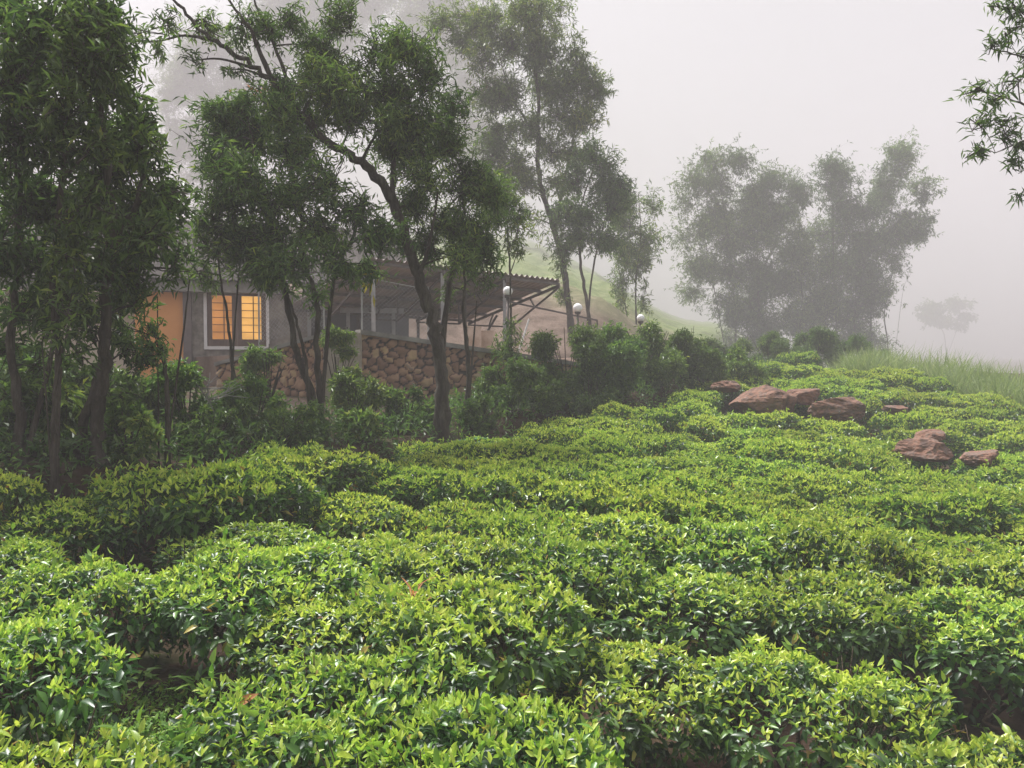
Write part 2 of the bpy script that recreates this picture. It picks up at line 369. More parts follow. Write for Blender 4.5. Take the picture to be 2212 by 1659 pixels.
# ------------------------------------------------------------------ tea bushes
def bush_mesh(i, lod):
    mb = MB(); rad, h = 0.62, 0.74
    ph = R.uniform(0, 6.28, 8); amp = R.uniform(0.5, 1, 4)
    def lump(x, y):
        return 0.042 * (amp[0] * np.sin(6 * x + ph[0]) + amp[1] * np.sin(7 * y + ph[1]) + amp[2] * np.sin(9 * (x + y) + ph[2]) + amp[3] * np.sin(11 * (x - y) + ph[3]))
    def edge(a): return rad * (1 + 0.10 * np.sin(2 * a + ph[4]) + 0.10 * np.sin(3 * a + ph[5]) + 0.07 * np.sin(5 * a + ph[7]) + 0.05 * np.sin(9 * a + ph[6]))
    def top(n, q=0.5):
        a = R.uniform(0, 2 * math.pi, n); u = R.uniform(0, 1, n) ** q; r = edge(a) * u
        x, y = r * np.cos(a), r * np.sin(a)
        return np.stack([x, y, h - 0.15 * u ** 5 + lump(x, y)], -1), u, a
    up = np.array((0, 0, 1.0))
    big = 1.0 if lod == 2 else 1.2
    k = 1.0 if lod == 2 else 0.75
    # plucking-table shoots: two or three pale upright leaves over a spread pair
    p, u, a = top(int(680 * k))
    rate = R.uniform(0, 1, len(p))
    for q in range(3):
        keep = rate < (1.0, 0.95, 0.7)[q]
        d = up * (0.75, 0.55, 0.35)[q] + rdir(len(p)) * 0.55; L = R.uniform(0.030, 0.058, len(p)) * big
        tone = np.clip(R.normal((0.92, 0.84, 0.70)[q], 0.10, len(p)), 0.3, 1)
        mb.leaves((p + up * 0.025)[keep], d[keep], (rdir(len(p)) * 0.7 + up * 0.5)[keep], L[keep], L[keep] * 0.36, tone[keep], lod, 0.22, old=0.006)
    # mature leaves of the table
    n = int(1700 * k); p, u, a = top(n)
    p[:, 2] -= R.uniform(0.0, 0.11, n)
    d = rdir(n) * 0.9 + np.stack([np.cos(a), np.sin(a), 0 * a], -1) * 0.35 + up * 0.15
    L = R.uniform(0.036, 0.084, n) * big
    mb.leaves(p, d, up + rdir(n) * 0.55, L, L * 0.42, np.clip(R.normal(0.32, 0.16, n), 0, 0.8), lod, 0.25, old=0.018)
    # skirt
    n = int(1350 * k); a = R.uniform(0, 2 * math.pi, n); s = R.uniform(0, 1, n) ** 0.42
    r = edge(a) * (0.62 + 0.40 * s ** 0.6) * R.uniform(0.82, 1.04, n)
    p = np.stack([r * np.cos(a), r * np.sin(a), 0.18 + s * 0.44 + R.uniform(-.04, .04, n)], -1)
    o = np.stack([np.cos(a), np.sin(a), 0 * a], -1)
    d = o * 0.55 + rdir(n) * 0.7 - up * 0.3
    L = R.uniform(0.052, 0.090, n) * big
    mb.leaves(p, d, up * 0.7 + o * 0.7 + rdir(n) * 0.4, L, L * 0.42, np.clip(R.normal(0.24 + 0.2 * s, 0.13, n), 0, 0.75), lod, 0.3, old=0.025)
    # a few tall stray shoots
    n = 10; p, u, a = top(n)
    for q in range(4):
        L = R.uniform(0.06, 0.085, n)
        mb.leaves(p + up * (0.03 + 0.035 * q), up * 0.6 + rdir(n) * 0.8, rdir(n) + up * 0.4, L, L * 0.38, np.clip(R.normal(0.72, 0.12, n), 0, 1), lod, 0.3)
    o1 = mb.build("foliage", TEA, smooth=(lod == 2))
    ms = MB()
    for q in range(18):
        a = R.uniform(0, 6.28); r = R.uniform(0.2, 0.56); e = np.array((r * math.cos(a), r * math.sin(a), R.uniform(0.5, 0.68)))
        b0 = np.array((0.05 * math.cos(a), 0.05 * math.sin(a), -0.1)); mid = b0 * 0.4 + e * 0.6; mid[2] = 0.2 + R.uniform(0, .1)
        ms.tube([b0, mid, e], [0.022, 0.014, 0.006], 5)
        for w in range(5):
            e2 = e + rdir(1)[0] * 0.18; ms.tube([mid * 0.5 + e * 0.5, e2], [0.007, 0.003], 4)
    o2 = ms.build("stems", STEM, smooth=True)
    f_, s_ = o1.data, o2.data
    bpy.data.objects.remove(o1); bpy.data.objects.remove(o2)
    return f_, s_

NEAR = [bush_mesh(i, 2) for i in range(6)]
MID = [bush_mesh(i, 1) for i in range(5)]

GAPS = [(-2.15, 4.30, 0.15), (-1.75, 3.95, 0.15), (-1.6, 3.5, 0.15), (-1.5, 3.0, 0.10)]                      # weedy gap: no bush
ROCKS = [(1655, 858, 17.6, 0.86), (1800, 878, 17.0, 0.66), (1985, 972, 12.6, 0.44), (2115, 985, 12.3, 0.33), (1935, 882, 17.6, 0.26), (2010, 938, 14.0, 0.30), (1570, 832, 18.8, 0.40), (1735, 850, 17.9, 0.45)]
rock_xy = [(P(px, py, d)[0], d, r) for px, py, d, r in ROCKS]

LAND = [  # landmark in the 2212 px view, phrase
    (505, 1530, "the fallen orange leaf"), (890, 1310, "the withered straw-coloured weed"), (130, 1600, "the weedy gap in the rows"),
    (1500, 1640, "the bottom edge"), (2190, 1600, "the lower right corner"), (450, 1040, "the tall mound beside the slim dark trunks"),
    (960, 930, "the leaning tree"), (1660, 860, "the large reddish boulder"), (1990, 970, "the low brown rock"),
    (1940, 880, "the small pale-topped stone"), (2200, 850, "the grassy ridge"), (1300, 880, "the tall hedge shrubs"), (60, 1060, "the grove of dark trees"),
    (2200, 1220, "the right edge of the field"), (1106, 1100, "the centre of the slope"), (1700, 1250, "the broad middle rows")]
RANKW = ["", "second ", "third ", "fourth ", "fifth ", "sixth ", "seventh ", "eighth ", "ninth ", "tenth ", "eleventh ", "twelfth ", "thirteenth ", "fourteenth ", "fifteenth ", "sixteenth "]

ang = math.radians(-20)
ux, uy = math.cos(ang), math.sin(ang); vx, vy = -uy, ux
# a few placed by hand: the tall fresh mound by the grove, the dark bush behind it, the ones round the weedy gap
HAND = [(P(px, py, d)[0], d, s, z) for px, py, d, s, z in ((400, 1000, 7.5, 1.25, 1.25), (520, 1030, 7.6, 1.15, 1.15), (690, 985, 9.4, 1.15, 1.05))]
HAND += [(-2.05, 2.75, 1.0, 1.0), (-1.72, 5.25, 1.08, 1.0), (-2.75, 5.05, 1.0, .95), (-0.74, 3.42, 1.02, 0.98), (1.98, 2.95, 1.05, 0.95)]
bushes = [(y, x, s, s, z, 0.3) for x, y, s, z in HAND]
for j in range(-16, 40):
    off = R.uniform(0, 1.0); wav = R.uniform(0, 6.28)
    for i in range(-45, 45):
        s = i * 0.90 + off + R.normal(0, 0.06)
        t = j * 1.33 + 0.12 * math.sin(0.5 * s + wav) + 0.30 * math.sin(0.22 * s + 0.35 * j) + R.normal(0, 0.05)
        x, y = ux * s + vx * t, uy * s + vy * t
        sx, sy, sz, rz = R.uniform(0.94, 1.20), R.uniform(0.78, 0.97), R.uniform(0.80, 1.10), R.uniform(-0.3, 0.3)
        if R.uniform() < 0.055: continue
        if y < 2.1 or y > edge_y(x) - 0.35 or abs(x) > 0.70 * y + 0.9: continue
        if any((x - a) ** 2 + (y - b) ** 2 < (c + 0.45) ** 2 for a, b, c in GAPS): continue
        if any((x - h[0]) ** 2 + (y - h[1]) ** 2 < 0.72 ** 2 for h in HAND): continue
        if any((x - a) ** 2 + (y - b) ** 2 < (c * 0.85 + 0.18) ** 2 for a, b, c in rock_xy): continue
        bushes.append((y, x, sx, sy, sz, rz))
bushes.sort()
bushes = bushes[:300]

def look_of(v): return ("deep green", "mid-green", "fresh green", "yellow-green")[min(3, int(v * 4))]
tea_things, labels_used = [], {}
for n, (y, x, sx, sy, sz, rz) in enumerate(bushes):
    z = float(G(x, y))
    near = y < 7.0
    fm, sm = (NEAR[n % len(NEAR)] if near else MID[n % len(MID)])
    t = empty("tea_bush", (x, y, z - 0.02), cat="tea bush", group="tea bushes of the plantation rows")
    t.rotation_euler = (0.02 * math.sin(n), -0.04, ang + rz + math.pi * (n % 2)); t.scale = (sx, sy, sz)
    f = bpy.data.objects.new("foliage", fm); COL.objects.link(f); f.parent = t
    s_ = bpy.data.objects.new("stems", sm); COL.objects.link(s_); s_.parent = t
    px, py = project((x, y, z + 0.7 * sz))
    tea_things.append((t, px, py))
buckets = {}
for t, px, py in tea_things:
    dist = [math.hypot((px - a), (py - b) * 1.6) for a, b, _ in LAND]
    k = int(np.argmin(dist)); dx, dy = px - LAND[k][0], (py - LAND[k][1]) * 1.6
    side = ("right of" if dx > 0 else "left of") if abs(dx) > abs(dy) else ("below" if dy > 0 else "above")
    buckets.setdefault((k, side), []).append((min(dist), t))
for (k, side), rows in buckets.items():
    rows.sort(key=lambda r: r[0])
    for q, (_, t) in enumerate(rows):
        if q == 0: t["label"] = f"tea bush just {side} {LAND[k][2]}"
        elif q < len(RANKW): t["label"] = f"{RANKW[q]}tea bush counting {side} {LAND[k][2]}"
        else: t["label"] = f"tea bush among those well {side} {LAND[k][2]}"

# ------------------------------------------------------------------ trees
def base_of(px, d):
    x = P(px, 829, d)[0]; return np.array((x, d, float(G(x, d))))

def smooth_path(pts, k=6):
    pts = np.asarray(pts, float)
    if len(pts) < 3: return np.linspace(pts[0], pts[-1], k)
    t = np.arange(len(pts)); tt = np.linspace(0, len(pts) - 1, (len(pts) - 1) * k + 1)
    q = np.stack([np.interp(tt, t, pts[:, i]) for i in range(3)], -1)
    for _ in range(3): q[1:-1] = q[1:-1] * 0.5 + (q[:-2] + q[2:]) * 0.25
    return q

def tree(name, label, cat, d, stems, clumps, leaf=(0.13, 0.026), dens=1.0, tone=(0.45, 0.16), group=None, mats=None, droop=0.3,
         depth=1.0, per=13, extra=None, ground=True, twig=1.0, lod=1):
    """stems: [([(px, py, dd), ...], r0, r1)], the first point of the first stem standing on the ground; clumps: [(px, py, rx, ry)] in the 2212 px view"""
    mats = mats or [ACACIA, BARK]
    tm, cm = MB(), MB()
    paths, root = [], None
    for pts, r0, r1 in stems:
        q = [P(a, b, d + c) for a, b, c in pts]
        if root is None:
            root = base_of(pts[0][0], d + pts[0][2])
        if len(pts[0]) == 3 and ground and pts[0][1] > 600:
            g = base_of(pts[0][0], d + pts[0][2]); g[2] -= 0.08
            q[0] = g
        q = smooth_path(q)
        q[1:-1] += R.normal(0, r0 * 0.18, (len(q) - 2, 3))
        rad = np.linspace(r0, r1, len(q)) * (1 + 0.06 * R.normal(size=len(q)))
        if ground and pts[0][1] > 600: rad[:2] *= (1.35, 1.12)
        tm.tube(q, rad, 8)
        paths.append((q, rad))
    SP = np.concatenate([q for q, _ in paths]); SR = np.concatenate([r for _, r in paths])
    up = np.array((0, 0, 1.0))
    for cl in clumps:
        px, py, rx, ry = cl[:4]
        dd = cl[4] if len(cl) > 4 else R.uniform(-1, 1) * depth
        den = dens * (cl[5] if len(cl) > 5 else 1.0)
        c = P(px, py, d + dd); sc = (d + dd) / FPX
        ex, ez = rx * sc * 1.22, ry * sc * 1.22; ey = (ex + ez) / 2
        cost = np.linalg.norm(SP - c, axis=1) + 2.0 * np.maximum(0, SP[:, 2] - c[2] + 0.15 * np.linalg.norm((SP - c)[:, :2], axis=1))
        k = int(np.argmin(cost)); s0 = SP[k]; rb = min(SR[k] * 0.65, 0.012 + 0.022 * np.linalg.norm(c - s0))
        mid = s0 * 0.5 + c * 0.5 + np.array((0, 0, 0.10 * np.linalg.norm(c - s0))) + R.normal(0, 0.05, 3) * np.linalg.norm(c - s0)
        br = smooth_path([s0, mid, c], 4)
        tm.tube(br, np.linspace(rb, max(0.006, rb * 0.35), len(br)), 5)
        for sub in range(2 if rx > 15 else 1):
            ctone = R.normal(0, 0.10)
            o_ = (rdir(1)[0] * R.uniform(0.25, 0.72) * np.array((ex, ey, ez))) if rx > 15 else np.zeros(3)
            cc = c + o_; q_ = R.uniform(0.62, 0.92) if rx > 15 else 1.0
            fx, fy, fz = ex * q_, ey * q_, ez * q_
            src = br[-3 if sub else -1]
            tm.tube([src, (src + cc) / 2 + R.normal(0, .03, 3), cc], (max(.006, rb * .35), max(.005, rb * .28), .004), 4)
            nt = max(4, int(58 * den * R.uniform(0.6, 1.3) * (fx * fz + fx * fy + fz * fy) / 0.75))
            e = R.normal(0, 0.52, (nt, 3)) * np.array((fx, fy, fz)) + cc
            tt = R.uniform(0.0, 1, nt)[:, None]
            st = src + (cc - src) * tt
            md = st * 0.4 + e * 0.6 + R.normal(0, 0.09, (nt, 3)) * (0.3 + 2 * ez)
            if twig:
                for q in range(nt):
                    cm.tube(np.array((st[q], md[q], e[q])), (0.009 * twig, 0.006 * twig, 0.003 * twig), 3, 0.5, 1)
            m = per
            f = R.uniform(-0.5, 1.1, (nt, m))[..., None]
            pos = (md[:, None] + (e - md)[:, None] * f).reshape(-1, 3)
            td = np.repeat(unit(e - md), m, 0); n = len(pos); pos = pos + rdir(n) * R.uniform(0, 0.5, (n, 1)) * leaf[0]
            dr = td * 0.45 + rdir(n) * 0.9 - up * droop * np.repeat(R.uniform(-0.4, 1.6, nt), m)[:, None]
            L = leaf[0] * R.uniform(0.5, 1.25, n)
            hue = np.clip(tone[0] + ctone + np.repeat(R.normal(0, 0.08, nt), m) + R.normal(0, tone[1], n), 0, 1)
            cm.leaves(pos + R.normal(0, 0.02, (n, 3)), dr, up + rdir(n) * 0.8, L, L * leaf[1] / leaf[0] * R.uniform(.75, 1.25, n), hue, lod, 0.3)
    t = empty(name, root, label, cat, group)
    tm.build("trunk", BARK, t, root, smooth=True)
    cm.build("crown", mats, t, root)
    if extra: extra(t, root)
    return t

BELT = "trees along the edge of the tea field"
NL = (0.145, 0.040)
# grove at the field's edge, dark and close
tree("slim_tree", "dark dense tree with the outermost trunk at the field's left end", "tree", 9.0,
     [([(30, 1030, 0), (45, 900, 0), (20, 740, 0.1), (45, 520, 0), (30, 250, 0), (20, -60, 0)], 0.065, 0.02), ([(45, 900, 0), (110, 760, 0.2), (150, 560, 0.2)], 0.04, 0.012)],
     [(20, 60, 80, 80), (90, 40, 70, 70), (40, 180, 90, 80), (110, 150, 60, 60), (20, 300, 80, 80), (100, 290, 70, 70), (40, 420, 90, 70), (120, 420, 70, 70), (20, 540, 70, 70), (90, 560, 70, 60), (30, 680, 60, 60, 0.4, .6), (110, 690, 60, 50, 0.4, .6), (60, 790, 55, 50, 0.3, 0.7), (20, 760, 50, 45, .3, .7), (150, 640, 50, 45, .3, .7), (90, 640, 55, 45, .3, .8), (30, 860, 50, 45, .2, .5), (110, 850, 50, 45, .3, .4)],
     leaf=NL, dens=1.12, tone=(0.30, 0.17), group=BELT, depth=0.7, per=12)
tree("slim_tree", "straight slim tree between the two thickest trunks of the dark grove", "tree", 8.6,
     [([(115, 1040, 0), (118, 900, 0), (128, 760, 0), (110, 600, 0), (135, 400, 0), (150, 120, 0), (150, -60, 0)], 0.05, 0.015)],
     [(160, 40, 70, 70), (180, 140, 70, 70), (150, 250, 60, 60), (190, 330, 60, 60), (170, 440, 60, 60), (150, 540, 60, 60), (120, 640, 50, 50, .2, .6)],
     leaf=NL, dens=1.12, tone=(0.32, 0.17), group=BELT, depth=0.7, per=12)
tree("slim_tree", "sturdy tree with twin dark trunks under the widest grove crown", "tree", 9.2,
     [([(205, 1050, 0), (210, 900, 0), (228, 760, 0), (226, 640, 0), (245, 470, 0), (220, 250, 0), (200, 20, 0), (190, -80, 0)], 0.085, 0.022), ([(165, 1050, .2), (170, 940, .1), (212, 830, 0), (230, 700, 0)], 0.07, 0.05), ([(236, 560, 0), (300, 430, 0), (320, 320, .2)], 0.05, 0.015)],
     [(210, 50, 60, 70), (235, 120, 45, 60), (250, 210, 65, 60), (300, 270, 50, 50), (230, 290, 60, 60), (330, 330, 50, 50), (280, 370, 60, 60), (220, 390, 60, 60), (350, 410, 45, 55), (300, 460, 60, 55), (240, 480, 60, 60), (365, 490, 40, 50), (320, 540, 55, 50), (260, 570, 55, 50), (370, 580, 35, 45, .3, .7), (310, 620, 50, 45, .3, .7), (210, 590, 50, 50), (250, 670, 45, 40, .3, .8), (300, 660, 40, 35, .3, .6), (190, 680, 45, 40, .3, .7), (215, 740, 45, 40, .2, .6), (270, 760, 40, 40, .2, .5), (200, 840, 40, 40, .2, .5), (250, 860, 40, 40, .2, .4)],
     leaf=NL, dens=1.12, tone=(0.34, 0.17), group=BELT, depth=0.8, per=12)
tree("slim_tree", "thin pale-barked sapling leaning against the dark grove", "tree", 8.3,
     [([(122, 1060, 0), (112, 950, 0), (118, 840, 0), (150, 700, 0)], 0.028, 0.01), ([(118, 840, 0), (90, 740, 0)], 0.015, 0.006)],
     [(150, 690, 45, 45, 0, .8), (95, 730, 40, 40, 0, .7), (180, 760, 40, 35, 0, .6)], leaf=NL, dens=0.7, tone=(0.42, 0.16), group=BELT, per=10)
tree("slim_tree", "small tree with round leafy top in front of the orange wall", "tree", 9.8,
     [([(358, 960, 0), (362, 850, 0), (352, 760, 0), (330, 700, 0)], 0.038, 0.015), ([(352, 800, 0), (400, 690, 0.2), (410, 600, .2)], 0.018, 0.007), ([(340, 720, 0), (340, 640, 0)], 0.012, 0.006)],
     [(320, 712, 32, 28), (285, 750, 34, 30), (345, 750, 30, 26), (320, 785, 40, 26), (268, 715, 28, 26, 0, .7), (375, 560, 28, 28, .2, .5)],
     leaf=(0.085, 0.034), dens=1.5, tone=(0.42, 0.17), group=BELT, depth=0.3, mats=[SHRUB, BARK])
tree("slim_tree", "spindly bare-stemmed sapling standing before the lit window", "tree", 12.0,
     [([(508, 930, 0), (508, 840, 0), (498, 740, 0), (488, 660, 0), (470, 560, 0), (480, 480, 0)], 0.035, 0.01), ([(490, 690, 0), (515, 600, 0), (525, 530, 0)], 0.018, 0.008)],
     [(450, 540, 50, 40), (500, 520, 50, 45), (470, 480, 40, 40), (540, 560, 40, 40), (430, 590, 35, 30, 0, .7), (450, 450, 35, 30, 0, .8), (535, 500, 40, 40)],
     leaf=(0.15, 0.026), dens=0.8, tone=(0.42, 0.16), group=BELT, depth=0.5)
tree("forked_tree", "tree with three slender forked stems rising from one foot before the wall corner", "tree", 12.4,
     [([(690, 950, 0), (672, 850, 0), (640, 760, 0), (622, 650, 0), (590, 540, 0), (560, 400, 0), (540, 280, 0)], 0.07, 0.02),
      ([(695, 950, .1), (690, 850, 0), (684, 740, 0), (688, 660, 0), (655, 560, 0), (650, 440, 0), (620, 320, 0)], 0.065, 0.018),
      ([(676, 860, 0), (660, 770, -.1), (640, 690, -.1), (610, 600, -.1)], 0.035, 0.014), ([(688, 665, 0), (720, 580, 0), (760, 520, 0), (790, 440, 0)], 0.04, 0.015)],
     [(470, 230, 45, 45, .3), (530, 215, 50, 40, .3), (490, 300, 55, 45), (560, 290, 60, 50), (460, 370, 45, 45), (530, 370, 60, 50), (620, 340, 60, 50), (600, 260, 50, 45), (490, 440, 50, 45), (570, 440, 60, 50), (650, 420, 60, 50), (720, 400, 60, 50), (530, 510, 55, 45), (610, 510, 60, 50), (690, 490, 60, 50), (770, 460, 55, 50), (560, 570, 50, 40), (640, 570, 60, 40), (720, 560, 50, 40), (820, 500, 50, 45), (800, 570, 45, 35, 0, .7), (600, 620, 45, 35, 0, .5), (745, 590, 40, 30, 0, .6), (670, 640, 35, 30, 0, .5)],
     leaf=(0.15, 0.028), dens=1.4, tone=(0.40, 0.16), group=BELT, depth=1.0)
def dead_spray(px, py, d, w, h, n, mat=DEAD, name="dead_leaves", L=0.14):
    def f(t, root):
        mb = MB(); c = P(px, py, d); s = d / FPX
        p = c + R.normal(0, 1, (n, 3)) * np.array((w * s, 0.12, h * s)); dr = rdir(n) * 0.7 - np.array((0, 0, 0.6))
        mb.leaves(p, dr, rdir(n), L * R.uniform(.6, 1.2, n), L * 0.24, R.uniform(0, 1, n), 1)
        mb.build(name, mat, t, root)
    return f
def central_extra(t, root):
    dead_spray(575, 192, 13.6, 22, 6, 34)(t, root)
    dead_spray(797, 608, 12.6, 7, 12, 15, YELLOW, "yellowed_leaves", 0.19)(t, root)
tree("leaning_tree", "tall leaning tree with lichen-spotted trunk and long bare upper branches", "tree", 13.2,
     [([(962, 935, 0), (957, 850, 0), (950, 760, 0), (932, 680, 0), (905, 600, 0), (880, 510, 0), (845, 425, 0), (790, 355, -.2), (740, 325, -.4), (690, 290, -.5), (640, 235, -.6), (590, 178, -.7), (520, 120, -.8), (455, 85, -.9), (400, 30, -.9), (350, -30, -1)], 0.125, 0.018),
      ([(940, 700, 0), (965, 640, .2), (985, 560, .4), (1000, 470, .5), (1005, 400, .6)], 0.06, 0.02),
      ([(850, 430, 0), (850, 340, .3), (840, 250, .4), (830, 160, .5), (800, 60, .6)], 0.06, 0.015),
      ([(640, 235, -.6), (600, 110, -.5), (560, 30, -.5), (540, -30, -.5)], 0.035, 0.012), ([(590, 178, -.7), (540, 60, -.9), (480, -20, -1)], 0.04, 0.014),
      ([(455, 85, -.9), (400, 75, -1), (330, 92, -1), (270, 88, -1)], 0.026, 0.008), ([(905, 600, 0), (930, 520, -.3), (945, 420, -.4)], 0.04, 0.015)],
     [(680, 110, 55, 50), (740, 70, 50, 45), (800, 110, 60, 55), (870, 120, 55, 50), (640, 180, 50, 45), (710, 180, 60, 50), (780, 190, 65, 50), (850, 200, 60, 50), (920, 180, 50, 45), (680, 250, 60, 45), (760, 260, 60, 45), (840, 270, 60, 45), (910, 260, 55, 45), (960, 250, 45, 40, .3, .8), (830, 320, 55, 35, .3, .8), (900, 330, 60, 45), (970, 320, 55, 45), (1010, 360, 50, 45), (930, 400, 60, 45), (1000, 420, 60, 50), (1050, 420, 45, 45), (890, 450, 50, 45), (960, 480, 60, 50), (1030, 490, 50, 45), (1000, 550, 50, 40), (930, 550, 45, 35), (1050, 540, 40, 35, .3, .7), (870, 520, 40, 35, 0, .7),
      (440, 40, 45, 35, -.9, .4), (360, 40, 40, 35, -1, .35), (520, 50, 45, 40, -.8, .5), (300, 70, 35, 25, -1, .35), (580, 70, 45, 40, -.6, .6), (620, 40, 40, 35, -.5, .6), (420, 130, 35, 25, -.9, .15), (500, 150, 35, 30, -.8, .3), (340, 110, 20, 18, -1, .2)],
     leaf=(0.135, 0.026), dens=1.55, tone=(0.38, 0.16), group=BELT, depth=0.9, extra=central_extra)
tree("slim_tree", "thin crooked sapling with few leaves before the end of the stone wall", "tree", 15.0,
     [([(1010, 860, 0), (1012, 760, 0), (1000, 680, 0), (1005, 600, 0), (995, 500, 0)], 0.055, 0.015), ([(1010, 700, 0), (1030, 650, 0)], 0.03, 0.012)],
     [(1000, 560, 40, 40, 0, .8), (1030, 600, 35, 30, 0, .5), (985, 500, 40, 40), (975, 620, 30, 30, 0, .5), (1020, 520, 40, 40)],
     leaf=(0.14, 0.026), dens=0.8, tone=(0.42, 0.16), group=BELT, depth=0.4)
tree("slim_tree", "slender sapling rising behind the first globe lamp", "tree", 18.0,
     [([(1108, 860, 0), (1104, 740, 0), (1102, 600, 0), (1098, 520, 0), (1090, 430, 0)], 0.035, 0.012), ([(1102, 590, 0), (1120, 540, 0)], 0.015, 0.007)],
     [(1095, 440, 40, 35), (1060, 470, 35, 30), (1120, 470, 35, 30, 0, .8), (1100, 530, 25, 20, 0, .6), (1080, 400, 40, 35), (1125, 545, 18, 18, 0, .4), (1105, 760, 28, 40, -.2, .8), (1108, 700, 14, 40, -.2, .6)],
     leaf=(0.15, 0.03), dens=0.9, tone=(0.45, 0.16), group=BELT, depth=0.5)
def red_extra(t, root): dead_spray(1065, 190, 32.5, 16, 10, 26)(t, root)
tree("tall_tree", "tall tree with thick bent trunk and high airy crown behind the hedge", "tree", 33.0,
     [([(1242, 890, 0), (1240, 760, 0), (1226, 640, 0), (1218, 570, 0), (1200, 500, 0), (1170, 410, 0), (1160, 320, 0), (1165, 220, 0), (1150, 110, 0), (1135, 0, 0), (1130, -80, 0)], 0.175, 0.03),
      ([(1200, 500, 0), (1215, 400, .3), (1240, 300, .5), (1250, 180, .5), (1240, 90, .5)], 0.07, 0.02), ([(1172, 420, 0), (1110, 340, -.5), (1070, 280, -.6)], 0.05, 0.015), ([(1160, 300, 0), (1100, 200, .3), (1070, 90, .3)], 0.05, 0.015)],
     [(1060, 40, 50, 45), (1130, 30, 55, 50), (1190, 30, 40, 45, 0, .7), (1050, 120, 50, 45, 0, .8), (1110, 110, 55, 45), (1180, 100, 50, 45), (1225, 130, 40, 45, 0, .7), (1030, 190, 45, 40, 0, .8), (1090, 190, 50, 40), (1160, 190, 55, 45), (1230, 190, 45, 45), (1270, 150, 40, 45), (1285, 210, 30, 40), (1080, 270, 50, 40), (1150, 270, 50, 45), (1220, 260, 50, 45), (1265, 270, 40, 40), (1060, 340, 50, 40), (1120, 340, 50, 40), (1190, 330, 40, 40, 0, .7), (1240, 330, 40, 35), (1080, 400, 40, 35), (1130, 410, 40, 35), (1200, 390, 35, 30, 0, .6), (1150, 470, 30, 30, 0, .4), (1000, 90, 45, 40, .5, .8), (960, 60, 45, 40, .5, .6), (1000, 20, 45, 40, .5, .7), (1210, 640, 22, 30, 0, .5), (1200, 570, 25, 25, 0, .5)],
     leaf=(0.24, 0.048), dens=0.42, tone=(0.52, 0.15), group=BELT, depth=1.2, extra=red_extra, per=12)
tree("slim_tree", "twin-stemmed tree with compact dark crown beside the bent trunk", "tree", 30.0,
     [([(1280, 880, 0), (1278, 720, 0), (1262, 620, 0), (1250, 540, 0), (1255, 440, 0), (1280, 370, 0)], 0.085, 0.02), ([(1268, 880, .2), (1268, 700, .1), (1280, 580, .1), (1310, 460, 0), (1320, 420, 0)], 0.055, 0.015)],
     [(1285, 350, 35, 35), (1240, 400, 40, 40), (1300, 400, 45, 40), (1340, 400, 25, 30, 0, .7), (1260, 460, 45, 40), (1320, 460, 40, 40), (1220, 470, 35, 35), (1260, 520, 45, 35), (1310, 530, 35, 30), (1230, 540, 30, 30, 0, .7)],
     leaf=(0.21, 0.042), dens=0.60, tone=(0.36, 0.15), group=BELT, depth=0.7)
tree("slim_tree", "small hazy tree with loose olive crown beyond the hedge", "tree", 40.0,
     [([(1385, 880, 0), (1375, 720, 0), (1372, 600, 0), (1385, 520, 0), (1380, 430, 0)], 0.06, 0.015), ([(1374, 620, 0), (1330, 540, 0), (1310, 500, 0)], 0.03, 0.01)],
     [(1375, 440, 40, 35, 0, .8), (1410, 450, 25, 35, 0, .7), (1350, 490, 40, 35), (1395, 510, 35, 35, 0, .8), (1340, 550, 35, 35), (1385, 570, 35, 35), (1350, 610, 30, 35, 0, .7), (1390, 640, 20, 30, 0, .6), (1330, 650, 20, 30, 0, .5)],
     leaf=(0.26, 0.058), dens=0.36, tone=(0.55, 0.15), group=BELT, depth=0.6, per=11)
# the misty clump on the shoulder of the field
MG = "misty trees on the shoulder of the field"
ML = (0.17, 0.040)
def mist(label, d, stems, clumps, dens=0.95, tone=(0.36, 0.14)):
    bx_ = stems[0][0][0][0]
    if len(clumps) > 6: clumps = clumps + [(bx_ + R.uniform(-35, 35), R.uniform(660, 790), R.uniform(30, 45), R.uniform(26, 40), 0, 0.7) for _ in range(4)]
    tree("field_tree", label, "tree", d + 42, stems, clumps, leaf=(0.31, 0.088), dens=dens*0.20, tone=tone, group=MG, depth=0.9, per=11)
mist("misty tree at the near end of the clump, with feathery top", 23.6,
     [([(1592, 830, 0), (1590, 700, 0), (1580, 560, 0), (1560, 430, 0), (1545, 350, 0)], 0.10, 0.02), ([(1588, 620, 0), (1520, 500, 0), (1500, 430, 0)], 0.05, 0.015)],
     [(1540, 345, 35, 30), (1500, 390, 35, 35, 0, .8), (1550, 400, 45, 40), (1490, 440, 35, 35, 0, .7), (1540, 460, 50, 40), (1500, 510, 45, 40, 0, .8), (1560, 520, 50, 40), (1510, 580, 45, 40), (1570, 590, 45, 40), (1500, 630, 35, 30, 0, .7), (1560, 650, 40, 35), (1520, 480, 40, 30, 0, .8)])
mist("misty tree with broad dark middle, second in the clump", 23.2,
     [([(1642, 830, 0), (1640, 700, 0), (1635, 560, 0), (1640, 440, 0), (1610, 360, 0)], 0.11, 0.02), ([(1638, 600, 0), (1690, 500, 0), (1710, 420, 0)], 0.06, 0.015)],
     [(1605, 350, 25, 30, 0, .8), (1610, 400, 40, 40), (1665, 390, 35, 35), (1620, 450, 50, 40), (1680, 450, 45, 40), (1600, 510, 45, 40), (1660, 520, 55, 45), (1640, 580, 55, 45), (1700, 540, 45, 45), (1620, 640, 50, 45), (1680, 620, 50, 45), (1640, 700, 45, 40), (1720, 400, 30, 35)], 1.15, (0.30, 0.13))
